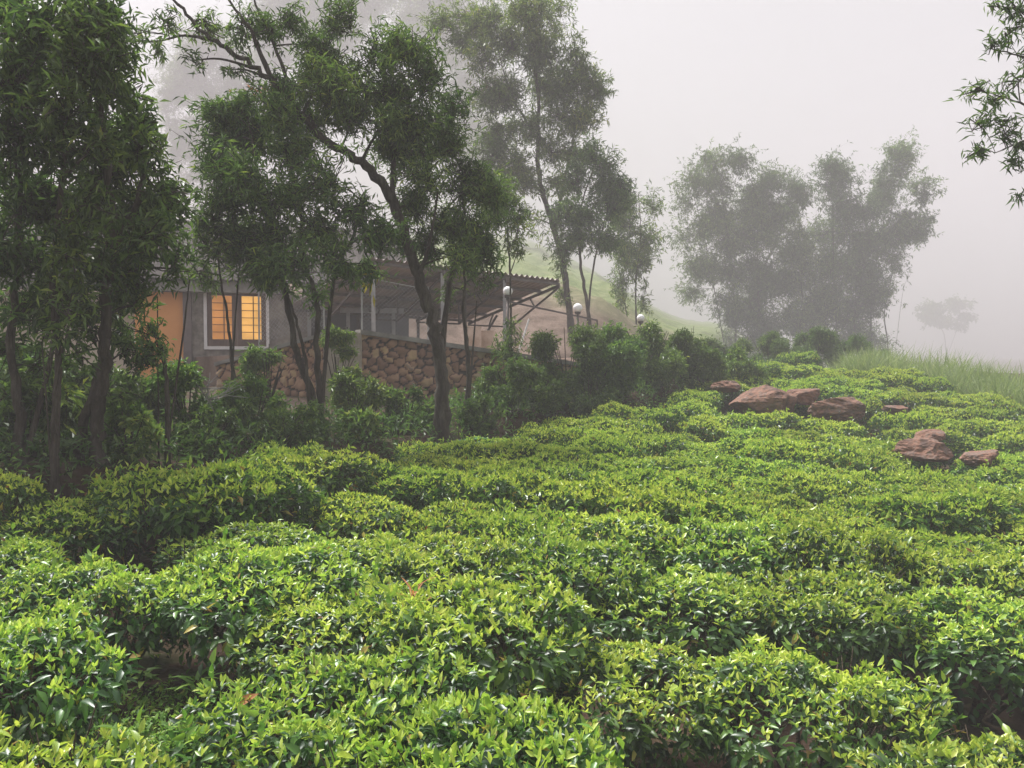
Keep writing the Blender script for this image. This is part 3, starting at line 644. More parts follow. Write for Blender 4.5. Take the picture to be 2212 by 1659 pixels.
mist("misty tree in the middle dip of the clump, overgrown with creeper", 24.0,
     [([(1740, 830, 0), (1735, 700, 0), (1730, 580, 0), (1725, 470, 0)], 0.08, 0.02)],
     [(1725, 470, 28, 28, 0, .7), (1715, 510, 35, 35), (1755, 530, 30, 30, 0, .6), (1740, 570, 40, 35, 0, .8), (1720, 600, 45, 40), (1770, 580, 40, 40), (1740, 660, 50, 40, 0, .9), (1700, 690, 40, 35, 0, .8), (1770, 650, 40, 40)], 0.9, (0.46, 0.15))
mist("misty tree with dense upright crown, fourth in the clump", 23.5,
     [([(1805, 830, 0), (1808, 700, 0), (1800, 580, 0), (1800, 460, 0), (1795, 370, 0)], 0.10, 0.02), ([(1850, 830, .3), (1845, 720, .2), (1850, 600, .2), (1870, 500, .2)], 0.07, 0.02)],
     [(1795, 370, 40, 30), (1830, 370, 30, 30, 0, .8), (1800, 430, 50, 40), (1850, 440, 45, 40), (1800, 500, 50, 45), (1860, 520, 50, 45), (1820, 570, 55, 45), (1870, 590, 45, 45), (1800, 640, 50, 45), (1860, 660, 45, 45), (1840, 720, 40, 40, 0, .8), (1890, 640, 35, 45, 0, .8)], 1.15, (0.30, 0.13))
mist("misty tree at the far end of the clump, crown spreading outward", 24.4,
     [([(1885, 830, 0), (1880, 700, 0), (1890, 580, 0), (1910, 470, 0), (1935, 380, 0)], 0.10, 0.02), ([(1895, 560, 0), (1960, 470, 0), (2010, 430, 0)], 0.045, 0.012)],
     [(1930, 335, 40, 30), (1890, 380, 30, 35, 0, .8), (1945, 385, 45, 40), (1985, 400, 30, 35, 0, .8), (1900, 440, 45, 40), (1955, 450, 45, 35), (2005, 430, 25, 22, 0, .7), (1990, 480, 30, 25, 0, .9), (1920, 500, 45, 40), (1970, 500, 30, 25), (1890, 540, 40, 40), (1925, 560, 30, 35, 0, .7), (2030, 415, 14, 10, 0, .5)])
mist("thin bare-stemmed tree at the outer edge of the misty clump, ragged twigs", 25.0,
     [([(1925, 850, 0), (1918, 740, 0), (1908, 680, 0), (1925, 600, 0), (1945, 540, 0), (1980, 480, 0)], 0.065, 0.015), ([(1922, 680, 0), (1950, 620, 0), (1968, 590, 0)], 0.018, 0.006), ([(1910, 700, 0), (1895, 640, 0)], 0.02, 0.008)],
     [(1960, 510, 28, 22, 0, .6), (1930, 570, 25, 25, 0, .5), (1900, 620, 22, 30, 0, .5), (1990, 480, 20, 16, 0, .6)], 0.7)
# pale tall trees deep in the fog
FG = "tall pale trees deep in the fog"
def deep(label, d, stems, clumps, dens=0.35, per=9):
    tree("fog_tree", label, "tree", d, stems, clumps, leaf=(0.70, 0.20), dens=dens*0.15, tone=(0.40, 0.12), group=FG, depth=2.0, per=per, twig=3.5)
deep("pale fog-shrouded tree glimpsed between the grove and the leaning tree", 160,
     [([(470, 760, 0), (465, 500, 0), (450, 300, 0), (440, 150, 0)], 0.32, 0.06)],
     [(400, 130, 45, 40), (460, 120, 60, 45), (520, 140, 60, 45), (380, 200, 35, 40), (440, 190, 55, 45), (510, 210, 60, 45), (360, 260, 25, 35, 0, .5), (410, 270, 50, 45, 0, .7), (480, 290, 55, 45), (540, 280, 50, 45), (370, 330, 30, 35, 0, .5), (430, 350, 35, 45, 0, .7), (500, 380, 55, 45), (395, 390, 25, 35, 0, .4), (460, 440, 45, 45, 0, .7)], .42)
deep("tall fog-veiled tree filling the sky behind the leaning crown", 166,
     [([(680, 760, 0), (685, 500, 0), (680, 250, 0), (660, 0, 0), (650, -200, 0)], 0.4, 0.08)],
     [(590, 30, 60, 50), (650, -10, 60, 50), (720, 30, 60, 50), (600, 110, 50, 45), (660, 70, 55, 45), (560, 80, 45, 40), (780, 0, 60, 50), (740, 80, 50, 45), (600, -70, 60, 50), (700, -80, 60, 50)], .42)
deep("tall fog-veiled tree with open branches above the carport", 162,
     [([(1000, 760, 0), (1000, 500, 0), (985, 300, 0), (960, 100, 0), (950, -120, 0)], 0.34, 0.08), ([(985, 300, 0), (1040, 140, 0), (1070, 20, 0)], 0.15, 0.05), ([(970, 180, 0), (900, 60, 0)], 0.14, 0.05)],
     [(880, 30, 50, 45), (930, 60, 50, 40), (980, 20, 55, 45), (1040, 30, 50, 45, 0, .7), (900, 100, 45, 40), (960, 130, 45, 40, 0, .8), (1010, 110, 45, 40, 0, .6), (1000, 200, 45, 40), (960, 250, 40, 40), (1030, 270, 45, 40), (1070, 180, 40, 40), (1010, 340, 45, 40), (1050, 370, 40, 40), (940, -60, 60, 50), (1020, -60, 60, 50), (870, -40, 60, 50)], .42)
tree("umbrella_tree", "faint flat-topped tree far away in the fog beyond the ridge", "tree", 240,
     [([(2045, 830, 0), (2044, 760, 0), (2040, 720, 0), (2020, 690, 0)], 0.22, 0.08), ([(2040, 725, 0), (2075, 690, 0)], 0.12, 0.05), ([(2060, 820, 1), (2062, 740, 1)], 0.06, 0.03)],
     [(2000, 690, 22, 14), (2025, 668, 28, 16), (2060, 665, 28, 16), (2090, 680, 22, 12), (2010, 670, 20, 12), (2045, 690, 22, 12), (2075, 700, 20, 10, 0, .6)], leaf=(1.1, 0.5), dens=0.035, tone=(0.3, 0.1), depth=1.5, per=8, twig=4)
# overhanging tree whose branches enter at the upper right
tree("overhanging_tree", "long-leaved branches reaching in from a tree beyond the frame's right side", "tree", 8.6,
     [([(2420, 1100, 0), (2410, 700, 0), (2390, 400, 0), (2350, 150, 0), (2330, -100, 0)], 0.10, 0.03),
      ([(2395, 420, 0), (2300, 280, 0), (2215, 225, 0), (2150, 205, -.1)], 0.022, 0.006), ([(2300, 290, 0), (2220, 300, 0), (2150, 330, 0)], 0.014, 0.005), ([(2375, 260, 0), (2280, 150, 0), (2210, 122, 0), (2140, 105, 0)], 0.018, 0.005),
      ([(2345, 130, 0), (2270, 60, 0), (2200, 20, 0), (2160, -20, 0)], 0.018, 0.006), ([(2400, 520, 0), (2300, 460, 0), (2225, 420, 0)], 0.012, 0.005), ([(2300, 280, 0), (2240, 350, 0), (2200, 375, 0)], 0.01, 0.004)],
     [(2105, 195, 24, 12, -.1, 1.2), (2150, 215, 26, 12, 0, 1.2), (2200, 180, 30, 22, 0, 1.6), (2140, 95, 20, 10, 0, 1.1), (2185, 60, 28, 22, 0, 1.5), (2160, 20, 25, 15, 0, 1.2), (2110, 265, 24, 12, 0, 1.2), (2160, 265, 28, 14, 0, 1.5), (2120, 320, 26, 14, 0, 1.2), (2165, 300, 28, 14, 0, 1.4), (2205, 310, 22, 14, 0, 1.2), (2190, 345, 18, 10, 0, 1.1), (2205, 425, 12, 8, 0, 1.2), (2215, 120, 25, 20, 0, 1.5), (2205, 20, 25, 20, 0, 1.5), (2250, 200, 40, 35), (2260, 80, 40, 35), (2250, 320, 35, 25), (2300, 0, 60, 40), (2400, 200, 90, 80), (2380, 50, 90, 80)],
     leaf=(0.12, 0.019), dens=0.52, tone=(0.36, 0.14), droop=0.25, depth=0.25, per=9)

# ------------------------------------------------------------------ shrubs of the thicket
def shrub(px, top, w, d, tone=0.42, leaf=(0.09, 0.034), dens=1.0, label="", name="shrub", mat=None, bare=False, bot=None):
    b = base_of(px, d); s = d / FPX
    zt = P(px, top, d)[2]; h = max(0.5, zt - b[2]); hw = w * s / 2
    cm, tm = MB(), MB(); up = np.array((0, 0, 1.0))
    nst = 9
    tips = []
    for q in range(nst):
        a = R.uniform(0, 6.28); r = hw * R.uniform(0.2, 0.75); e = b + np.array((r * math.cos(a), r * math.sin(a), h * R.uniform(0.6, 0.95)))
        m = b + np.array((0.35 * r * math.cos(a), 0.35 * r * math.sin(a), h * 0.4))
        tm.tube(smooth_path([b - up * .08, m, e], 3), np.linspace(0.018, 0.006, 7), 5); tips += [m, e]
    nc = int(9 * dens) + 3
    for q in range(nc):
        dirv = rdir(1)[0]; f = R.uniform(0.35, 1) ** 0.5
        c = b + np.array((dirv[0] * hw * f * 0.8, dirv[1] * hw * f * 0.8, h * (0.52 + 0.36 * dirv[2])))
        rr = R.uniform(0.28, 0.46) * min(hw, h * 0.6)
        nt = int(max(10, 250 * dens * rr * rr / 0.06 * 0.28))
        e = c + rdir(nt) * (R.uniform(0, 1, nt) ** 0.4)[:, None] * rr
        tp = np.array(tips); src = tp[np.argmin(np.linalg.norm(tp - c, axis=1))]
        tm.tube([src, (src + c) / 2 + R.normal(0, .03, 3), c], (0.008, 0.006, 0.004), 4)
        for k in range(0, nt, 2): cm.tube(np.array((c, (c + e[k]) / 2 + R.normal(0, .02, 3), e[k])), (0.005, 0.004, 0.002), 3, 0.5, 1)
        m_ = 9; ct = R.normal(0, 0.08)
        f2 = R.uniform(0.4, 1.1, (nt, m_))[..., None]
        pos = (c + (e - c)[:, None] * f2).reshape(-1, 3); n = len(pos)
        dr = np.repeat(unit(e - c), m_, 0) * 0.6 + rdir(n) * 0.9 - up * 0.1
        L = leaf[0] * R.uniform(0.6, 1.25, n)
        cm.leaves(pos + R.normal(0, .02, (n, 3)), dr, up + rdir(n) * 0.7, L, L * leaf[1] / leaf[0], np.clip(tone + ct + R.normal(0, .17, n), 0, 1), 1, 0.3)
    t = empty(name, b, label, "shrub", "shrubs of the thicket under the trees")
    tm.build("stems", BARK, t, b, smooth=True)
    cm.build("foliage", [mat or SHRUB, BARK], t, b)
    return t

SHRUBS = [
 (60, 820, 190, 9.8, .36, (.12, .04), 0.9, "loose dark shrub filling the far left end of the thicket"),
 (165, 860, 150, 10.0, .40, (.11, .04), 0.7, "thin dark shrub between the grove's trunks"),
 (40, 745, 170, 13.0, .40, (.11, .04), 1.1, "tall dark shrub behind the first trunk of the grove"),
 (130, 780, 150, 12.4, .44, (.11, .04), 1.0, "mid-green shrub seen through the grove's gaps"),
 (215, 790, 150, 12.8, .38, (.11, .04), 1.0, "dark shrub behind the grove's twin trunks"),
 (300, 815, 150, 12.0, .46, (.10, .04), 1.0, "leafy shrub at the foot of the cream wall"),
 (275, 880, 130, 9.6, .62, (.10, .045), 0.8, "yellow-green shrub at the foot of the grove's thickest trunk"),
 (405, 775, 170, 11.2, .44, (.10, .040), 1.1, "glossy dark shrub below the orange house wall"),
 (450, 880, 150, 10.4, .40, (.09, .030), 0.8, "twiggy shrub behind the tall tea mound"),
 (550, 815, 180, 11.8, .52, (.10, .028), 1.0, "olive feathery shrub under the lit window"),
 (600, 890, 150, 11.0, .42, (.09, .026), 0.9, "drooping dark shrub beside the forked tree's foot"),
 (580, 730, 120, 14.5, .46, (.11, .030), 0.7, "airy tall shrub covering the sloped wall top"),
 (730, 690, 110, 15.0, .60, (.10, .036), 0.9, "yellowish climber-like shrub on the wall corner"),
 (760, 800, 160, 13.6, .46, (.09, .034), 1.1, "rounded green shrub behind the forked tree"),
 (665, 860, 110, 12.0, .44, (.09, .030), 0.8, "leafy shrub wrapped round the forked stems"),
 (785, 905, 90, 12.3, .74, (.12, .060), 0.8, "bright green broad-leaved shrub at the tea field's edge"),
 (880, 835, 170, 14.0, .42, (.09, .034), 1.1, "round dark shrub in front of the stone wall"),
 (1035, 860, 120, 14.3, .42, (.09, .034), 0.9, "low shrub right behind the leaning trunk"),
 (1100, 770, 150, 16.0, .42, (.09, .034), 1.1, "green shrub hiding the end of the stone wall"),
 (1165, 800, 120, 16.4, .38, (.09, .034), 1.0, "dark shrub between the stone wall and the hedge"),
 (1225, 690, 170, 17.4, .40, (.10, .036), 1.3, "tallest hedge shrub, at the bent trunk's foot"),
 (1315, 705, 160, 17.8, .42, (.10, .036), 1.2, "dense hedge shrub under the twin-stemmed tree"),
 (1270, 790, 130, 16.8, .38, (.10, .036), 1.0, "low dark hedge shrub facing the tea rows"),
 (1405, 690, 150, 19.4, .44, (.10, .036), 1.2, "hedge shrub beneath the third globe lamp"),
 (1490, 690, 130, 21.0, .40, (.10, .036), 1.1, "hazy hedge shrub before the misty clump"),
 (1520, 745, 110, 20.6, .46, (.10, .036), 1.0, "low scrub between the hedge and the misty clump"),
 (1590, 752, 120, 21.6, .50, (.10, .036), 0.9, "pale low scrub just uphill of the rocks"),
 (1560, 730, 140, 22.4, .40, (.11, .038), 1.1, "hazy shrub at the near foot of the misty clump"),
 (1660, 720, 150, 23.0, .38, (.11, .038), 1.1, "hazy shrub behind the reddish boulder"),
 (1760, 715, 150, 23.5, .42, (.11, .038), 1.1, "hazy shrub in the middle of the misty clump's foot"),
 (1850, 730, 130, 23.6, .38, (.11, .038), 1.0, "hazy shrub at the outer foot of the misty clump"),
]
for px, top, w, d, tn, lf, dn, lab in SHRUBS:
    if d > 22: d += 7
    shrub(px, top, w, d, tn, lf, dn, lab)

# dry twigs, broad-leaved plant, seedlings, dead leaf
def twig_pile():
    b = base_of(470, 10.9); mb = MB()
    main = [b - np.array((0, 0, .05)), b + np.array((0.02, 0, .5)), P(430, 838, 10.9)]
    mb.tube(smooth_path(main, 3), np.linspace(.016, .007, 7), 5)
    for q in range(22):
        k = R.uniform(0.4, 1.0); s = np.array(main[1]) * (1 - k) + np.array(main[2]) * k
        e = s + np.array((R.uniform(-.1, .55), R.normal(0, .15), R.uniform(0.0, .35)))
        mb.tube([s, (s + e) / 2 + R.normal(0, .04, 3), e], (.006, .005, .003), 4)
    t = empty("dry_branch", b, "bare pale dry branch sticking out of the thicket below the window", "branch")
    mb.build("twigs", CONCRETE, t, b, smooth=True)
twig_pile()

def rosette(name, label, cat, px, d, n, L, W, mat, h=0.0, up_=0.6, tone=(0.2, 1.0), curl=0.5, z0=None, stem=True, off=0.0):
    b = base_of(px, d); b[2] += off; mb = MB(); a = np.arange(n) * 2.4 + R.uniform(0, 1); o = np.stack([np.cos(a), np.sin(a), np.zeros(n)], -1)
    top = b + np.array((0, 0, h))
    p = np.stack([top + np.array((0, 0, -h * 0.5 * i / n)) for i in range(n)])
    mb.leaves(p, o + np.array((0, 0, up_)) + rdir(n) * .15, np.array((0, 0, 1.0)) + o * -0.2, L * R.uniform(.7, 1.1, n), W, R.uniform(*tone, n), 2, curl, 0.2)
    t = empty(name, b, label, cat)
    mb.build("leaves", mat, t, b, smooth=True)
    ms = MB(); ms.tube([b - np.array((0, 0, .05)), top], (.010, .006), 6); ms.build("stem", STEM, t, b, smooth=True)
    return t
rosette("broad_leaved_plant", "plant with big blue-green drooping leaves beside the leaning trunk", "plant", 1012, 13.4, 6, 0.50, 0.22, BROAD, 0.55, 0.5)
rosette("lance_leaved_seedling", "upright lance-leaved seedling growing in the weedy gap", "seedling", 415, 4.6, 12, 0.17, 0.030, WEED, 0.22, 0.9, (0.3, 0.7))
rosette("leafy_seedling", "small broad-leaved seedling in the weeds under the tea bush", "seedling", 300, 4.9, 9, 0.12, 0.048, WEED, 0.14, 0.5, (0.2, 0.7))
rosette("withered_weed", "withered straw-coloured weed standing between two tea rows", "weed", 890, 4.7, 22, 0.17, 0.014, DEAD, 0.74, 1.2, (0.4, 1.0), 0.3)
def fallen_leaf():
    bpy.context.view_layer.update()
    r = ray(500, 1532); r = r / np.linalg.norm(r)
    hit, loc = SC.ray_cast(bpy.context.evaluated_depsgraph_get(), Vector(EYE), Vector(r))[:2]
    c = np.array(loc if hit else P(500, 1532, 3.3)) - r * 0.03; mb = MB()
    mb.leaves([c], np.array([(0.8, 0.2, 0.5)]), np.array([(-.4, -.8, .6)]), 0.13, 0.05, [0.7], 2, 0.15, 0.25)
    o = mb.build("fallen_leaf", DEAD, None, c, smooth=True); o.location = c
    prop(o, "single curled orange dead leaf lying on a tea bush", "leaf")
fallen_leaf()

# ------------------------------------------------------------------ ground cover, ridge grass
def scatter(n, fx):
    p = fx(n); p = np.column_stack([p, G(p[:, 0], p[:, 1])]); return p
def weeds():
    mb = MB(); up = np.array((0, 0, 1.0))
    def gap(n):
        c = np.array([g[:2] for g in GAPS])[R.integers(0, 4, n)]; return c + R.normal(0, 0.36, (n, 2))
    p = scatter(2000, gap)
    for q in range(5):
        n = len(p); L = R.uniform(.018, .055, n) * R.uniform(.7, 1.2, n)
        mb.leaves(p + up * R.uniform(.01, .11, n)[:, None] + R.normal(0, .02, (n, 3)) * (1, 1, .3), rdir(n) + up * .3, up + rdir(n) * .4, L, L * .5, np.clip(R.normal(.5, .25, n), 0, 1), 2)
    g = p[::2]; n = len(g); L = R.uniform(.05, .15, n)
    mb.leaves(g, up + R.normal(0, .5, (n, 3)), rdir(n), L, .006, np.clip(R.normal(.7, .2, n), 0, 1), 2, .4)
    def field(n):
        y = 2.0 + 16 * R.uniform(0, 1, n) ** 1.3; x = R.uniform(-.7, .7, n) * y
        ok = y < edge_y(x) + 0.6; return np.stack([x[ok], y[ok]], -1)
    p = scatter(3600, field); n = len(p)
    for q in range(2):
        L = R.uniform(.03, .07, n)
        mb.leaves(p + up * R.uniform(.01, .10, n)[:, None], rdir(n) + up * .4, up + rdir(n) * .5, L, L * .42, np.clip(R.normal(.45, .2, n), 0, 1), 1)
    prop(mb.build("ground_weeds", WEED), "low weeds and seedlings over the soil between tea bushes", "weeds", kind="stuff")
weeds()
def undergrowth():
    mb = MB(); up = np.array((0, 0, 1.0))
    def belt(n):
        x = R.uniform(-9, 10, n); y = edge_y(x) + R.uniform(-0.3, 3.2, n); return np.stack([x, y], -1)
    p = scatter(9000, belt); n = len(p)
    for q in range(3):
        L = R.uniform(.07, .16, n)
        mb.leaves(p + up * R.uniform(.02, .38, n)[:, None] + R.normal(0, .05, (n, 3)), rdir(n) + up * .35, up + rdir(n) * .6, L, L * R.uniform(.2, .45, n), np.clip(R.normal(.34, .18, n), 0, 1), 1)
    prop(mb.build("undergrowth", SHRUB), "tangled low undergrowth beneath the trees", "undergrowth", kind="stuff")
undergrowth()
def ridge_grass():
    mb = MB(); n = 85000; up = np.array((0, 0, 1.0))
    x = R.uniform(7.5, 22, n); e = edge_y(x); y = e + 0.3 + R.uniform(0, 1, n) ** 1.2 * 10
    keep = (y > e + 0.2) & (y < 34) & (y > 10) & (x > 0.435 * y + R.normal(0, .25, n))
    x, y = x[keep], y[keep]; tuft = 0.5 + 0.5 * np.sin(x * 2.3 + 1.7 * np.sin(y * 1.9)) * np.sin(y * 2.1 + x)
    p = np.column_stack([x, y, G(x, y) - .03]); n = len(p)
    d = up + R.normal(0, .36, (n, 3)); L = R.uniform(.35, 1.02, n) * (0.75 + .55 * tuft)
    mb.leaves(p, d, rdir(n), L, R.uniform(.012, .030, n), np.clip(R.normal(.45 + .1 * tuft, .2, n), 0, 1), 2, R.uniform(.45, .75))
    prop(mb.build("ridge_grass", GRASS), "tall pale grass covering the ridge in the mist", "grass", kind="stuff")
ridge_grass()

# ------------------------------------------------------------------ rocks
def rock(px, py, d, r, flat, label, seed):
    rg = np.random.default_rng(seed)
    import bmesh
    bm = bmesh.new(); bmesh.ops.create_icosphere(bm, subdivisions=5, radius=1.0)
    V = np.array([v.co[:] for v in bm.verts]); F = np.array([[v.index for v in f.verts] for f in bm.faces]); bm.free()
    for _ in range(22):                                       # chop facets
        nrm = unit(rg.normal(size=3) * (1, 1, .8)); c = rg.uniform(.50, .88); h = V @ nrm - c
        V = V - np.maximum(h, 0)[:, None] * nrm * .88
    for f_, a_ in ((2.2, .06), (4.7, .045), (9.0, .032), (19.0, .02), (34.0, .012)):
        ph = rg.uniform(0, 6.28, 3); M_ = np.linalg.qr(rg.normal(size=(3, 3)))[0]; U = V @ M_.T; V = V * (1 + a_ * 1.6 * np.sin(f_ * U[:, :1] + ph[0] + 1.5 * np.sin(f_ * .7 * U[:, 1:2])) * np.sin(f_ * U[:, 1:2] + ph[1] + 1.5 * np.sin(f_ * .8 * U[:, 2:])) * np.cos(f_ * .6 * U[:, 2:] + ph[2]))
    x = P(px, py, d)[0]; b = np.array((x, d, float(G(x, d))))
    zc = P(px, py, d)[2] - 0.10 * r
    V = V * np.array((r * 1.28, r, r * flat)); mb = MB(); mb.add(V + np.array((x, d, zc)), F)
    o = mb.build("rock", ROCK, None, b); o.location = b
    prop(o, label, "rock", "rocks among the tea rows")
RL = ["large rounded reddish boulder standing clear of the tea bushes", "grey-brown boulder with white lichen beside the reddish boulder", "low brown rock slab half buried in the lower tea rows",
      "dark brown stone at the outer end of the lower rock slab", "small pale-topped stone in the far tea rows", "small white-crusted stone above the low brown slab",
      "partly hidden reddish stone just uphill of the large boulder", "middle stone wedged between the two big boulders"]
for k, (px, py, d, r) in enumerate(ROCKS):
    rock(px, py, d, r, (0.55, 0.52, 0.55, .5, .5, .55, .5, .5)[k], RL[k], 100 + k)

# ------------------------------------------------------------------ stone retaining wall, terrace
def stone_face(mb, A, B, zb, zt_a, zt_b, mat=0, seed=1):
    """rubble face between plan points A and B, from zb up to a straight sloped top"""
    rg = np.random.default_rng(seed); A, B = np.array(A), np.array(B); ln = np.linalg.norm(B - A); u = (B - A) / ln; nrm = np.array((u[1], -u[0]))
    H = max(zt_a, zt_b) - zb; cs = 0.20
    gx, gy = int(ln / cs) + 3, int(H / cs) + 3
    C = np.array([((i - .5 + rg.uniform(-.42, .42)) * cs * 1.08, (j - .5 + rg.uniform(-.42, .42)) * cs) for j in range(gy) for i in range(gx)])
    ht = rg.uniform(0.12, 1, len(C)); bulge = rg.uniform(.5, 1.2, len(C))
    nx, nz = int(ln / .035), int(H / .035)
    S, T = np.meshgrid(np.linspace(0, ln, nx), np.linspace(0, 1, nz))
    Zt = zt_a + (zt_b - zt_a) * S / ln; Z = zb + (Zt - zb) * T
    q = np.stack([S.ravel(), (Z - zb).ravel()], -1)
    q = q + 0.011 * np.stack([np.sin(17 * q[:, 1] + 5 * np.sin(9 * q[:, 0])), np.sin(19 * q[:, 0] + 5 * np.sin(11 * q[:, 1]))], -1)
    wt = rg.uniform(0.72, 1.35, len(C)); f1 = np.full(len(q), 9.0); f2 = f1.copy(); idx = np.zeros(len(q), int)
    for k, c in enumerate(C):
        dd = np.hypot((q - c)[:, 0] * .85, (q - c)[:, 1] * 1.15) * wt[k]; m = dd < f1
        f2 = np.where(m, f1, np.minimum(f2, dd)); idx[m] = k; f1 = np.where(m, dd, f1)
    e = f2 - f1; hgt = 0.075 * np.sqrt(np.clip(e / .11, 0, 1)) * bulge[idx]
    tone = np.where(e < .032, 0.02, ht[idx])
    XY = A + S.ravel()[:, None] * u + nrm * hgt[:, None]
    V = np.column_stack([XY, Z.ravel()])
    i = (np.arange(nz - 1)[:, None] * nx + np.arange(nx - 1)[None]).ravel()
    F = np.concatenate([np.stack([i, i + 1, i + nx + 1], -1), np.stack([i, i + nx + 1, i + nx], -1)])
    mb.add(V, F, tone, mat)

wa, wb_, wc = P(700, 720, 16.6), P(775, 712, 17.0), P(1330, 795, 20.0)
wl_ = P(470, 783, 17.6)
def retaining_wall():
    t = empty("stone_wall", (wb_[0], wb_[1], 0.9), "rubble stone retaining wall with concrete coping below the carport", "wall")
    o = np.array(t.location)
    mb = MB(); stone_face(mb, wb_[:2], wc[:2], 0.45, wb_[2] - .1, wc[2] - .1, seed=4)
    ub = (wc - wb_)[:2] / np.linalg.norm((wc - wb_)[:2]); nb = np.array((-ub[1], ub[0]))
    def wedge(m, A, B, za, zb_, off0, off1, thick):
        V = []
        for Q, z in ((A, za), (B, zb_)):
            for of in (off0, off1):
                xy = Q[:2] + nb * of; V += [(*xy, z - thick), (*xy, z)]
        m.add(V, [(0,4,5),(0,5,1),(2,3,7),(2,7,6),(1,5,7),(1,7,3),(0,2,6),(0,6,4),(0,1,3),(0,3,2),(4,6,7),(4,7,5)])
    mb.build("stone_face", STONE, t, o, smooth=True)
    c = MB(); wedge(c, wb_, wc, wb_[2], wc[2], -0.13, 0.30, 0.10); c.build("coping", CONCRETE, t, o)
    bk = MB(); wedge(bk, wb_, wc, wb_[2] - .103, wc[2] - .103, 0.02, 0.28, 1.4); bk.build("backing", CONCRETE, t, o)
retaining_wall()
def ramp_wall():
    t = empty("ramp_wall", (wa[0], wa[1], 0.9), "pale stone ramp wall with sloped coping and plastered pier below the window", "wall")
    o = np.array(t.location)
    mb = MB(); stone_face(mb, wl_[:2], wa[:2], 0.55, wl_[2] - .08, wa[2] - .08, seed=9); mb.build("stone_face", STONE, t, o, smooth=True)
    c = MB(); u = (wa - wl_)[:2]; u /= np.linalg.norm(u); n = np.array((u[1], -u[0])); V = []
    for Q in (wl_, wa):
        for of in (-.28, .12): V += [(*(Q[:2] + n * of), Q[2] - .08), (*(Q[:2] + n * of), Q[2])]
    c.add(V, [(0,4,5),(0,5,1),(2,3,7),(2,7,6),(1,5,7),(1,7,3),(0,2,6),(0,6,4),(0,1,3),(0,3,2),(4,6,7),(4,7,5)]); c.build("coping", CONCRETE, t, o)
    p = MB(); m = (wa + wb_) / 2
    p.box((m[0] - .52, m[1] - .20, 0.4), (m[0] + .40, m[1] + .25, wa[2] + .02)); p.build("pier", PLASTER, t, o)
ramp_wall()

def terrace():
    pts = [wb_[:2] + (0.1, 0.3), wc[:2] + (0, .3), np.array((5.5, 31.0)), np.array((-16, 31.0)), np.array((-6.8, 19.2))]
    z = [1.95, 1.65, 1.7, 1.7, 1.9]; V = [(*p, q) for p, q in zip(pts, z)] + [(*p, 0.2) for p in pts]
    F = [(0,1,2),(0,2,3),(0,3,4)] + [f for i in range(5) for f in ((i, i + 5, (i + 1) % 5 + 5), (i, (i + 1) % 5 + 5, (i + 1) % 5))]
    mb = MB(); mb.add(V, F); prop(mb.build("terrace", noise_mat("yard_earth", [(0.3, (0.13, 0.085, 0.06)), (0.7, (0.25, 0.17, 0.13))], scale=1.2, rough=.95, bump=.5)), kind="structure")
terrace()

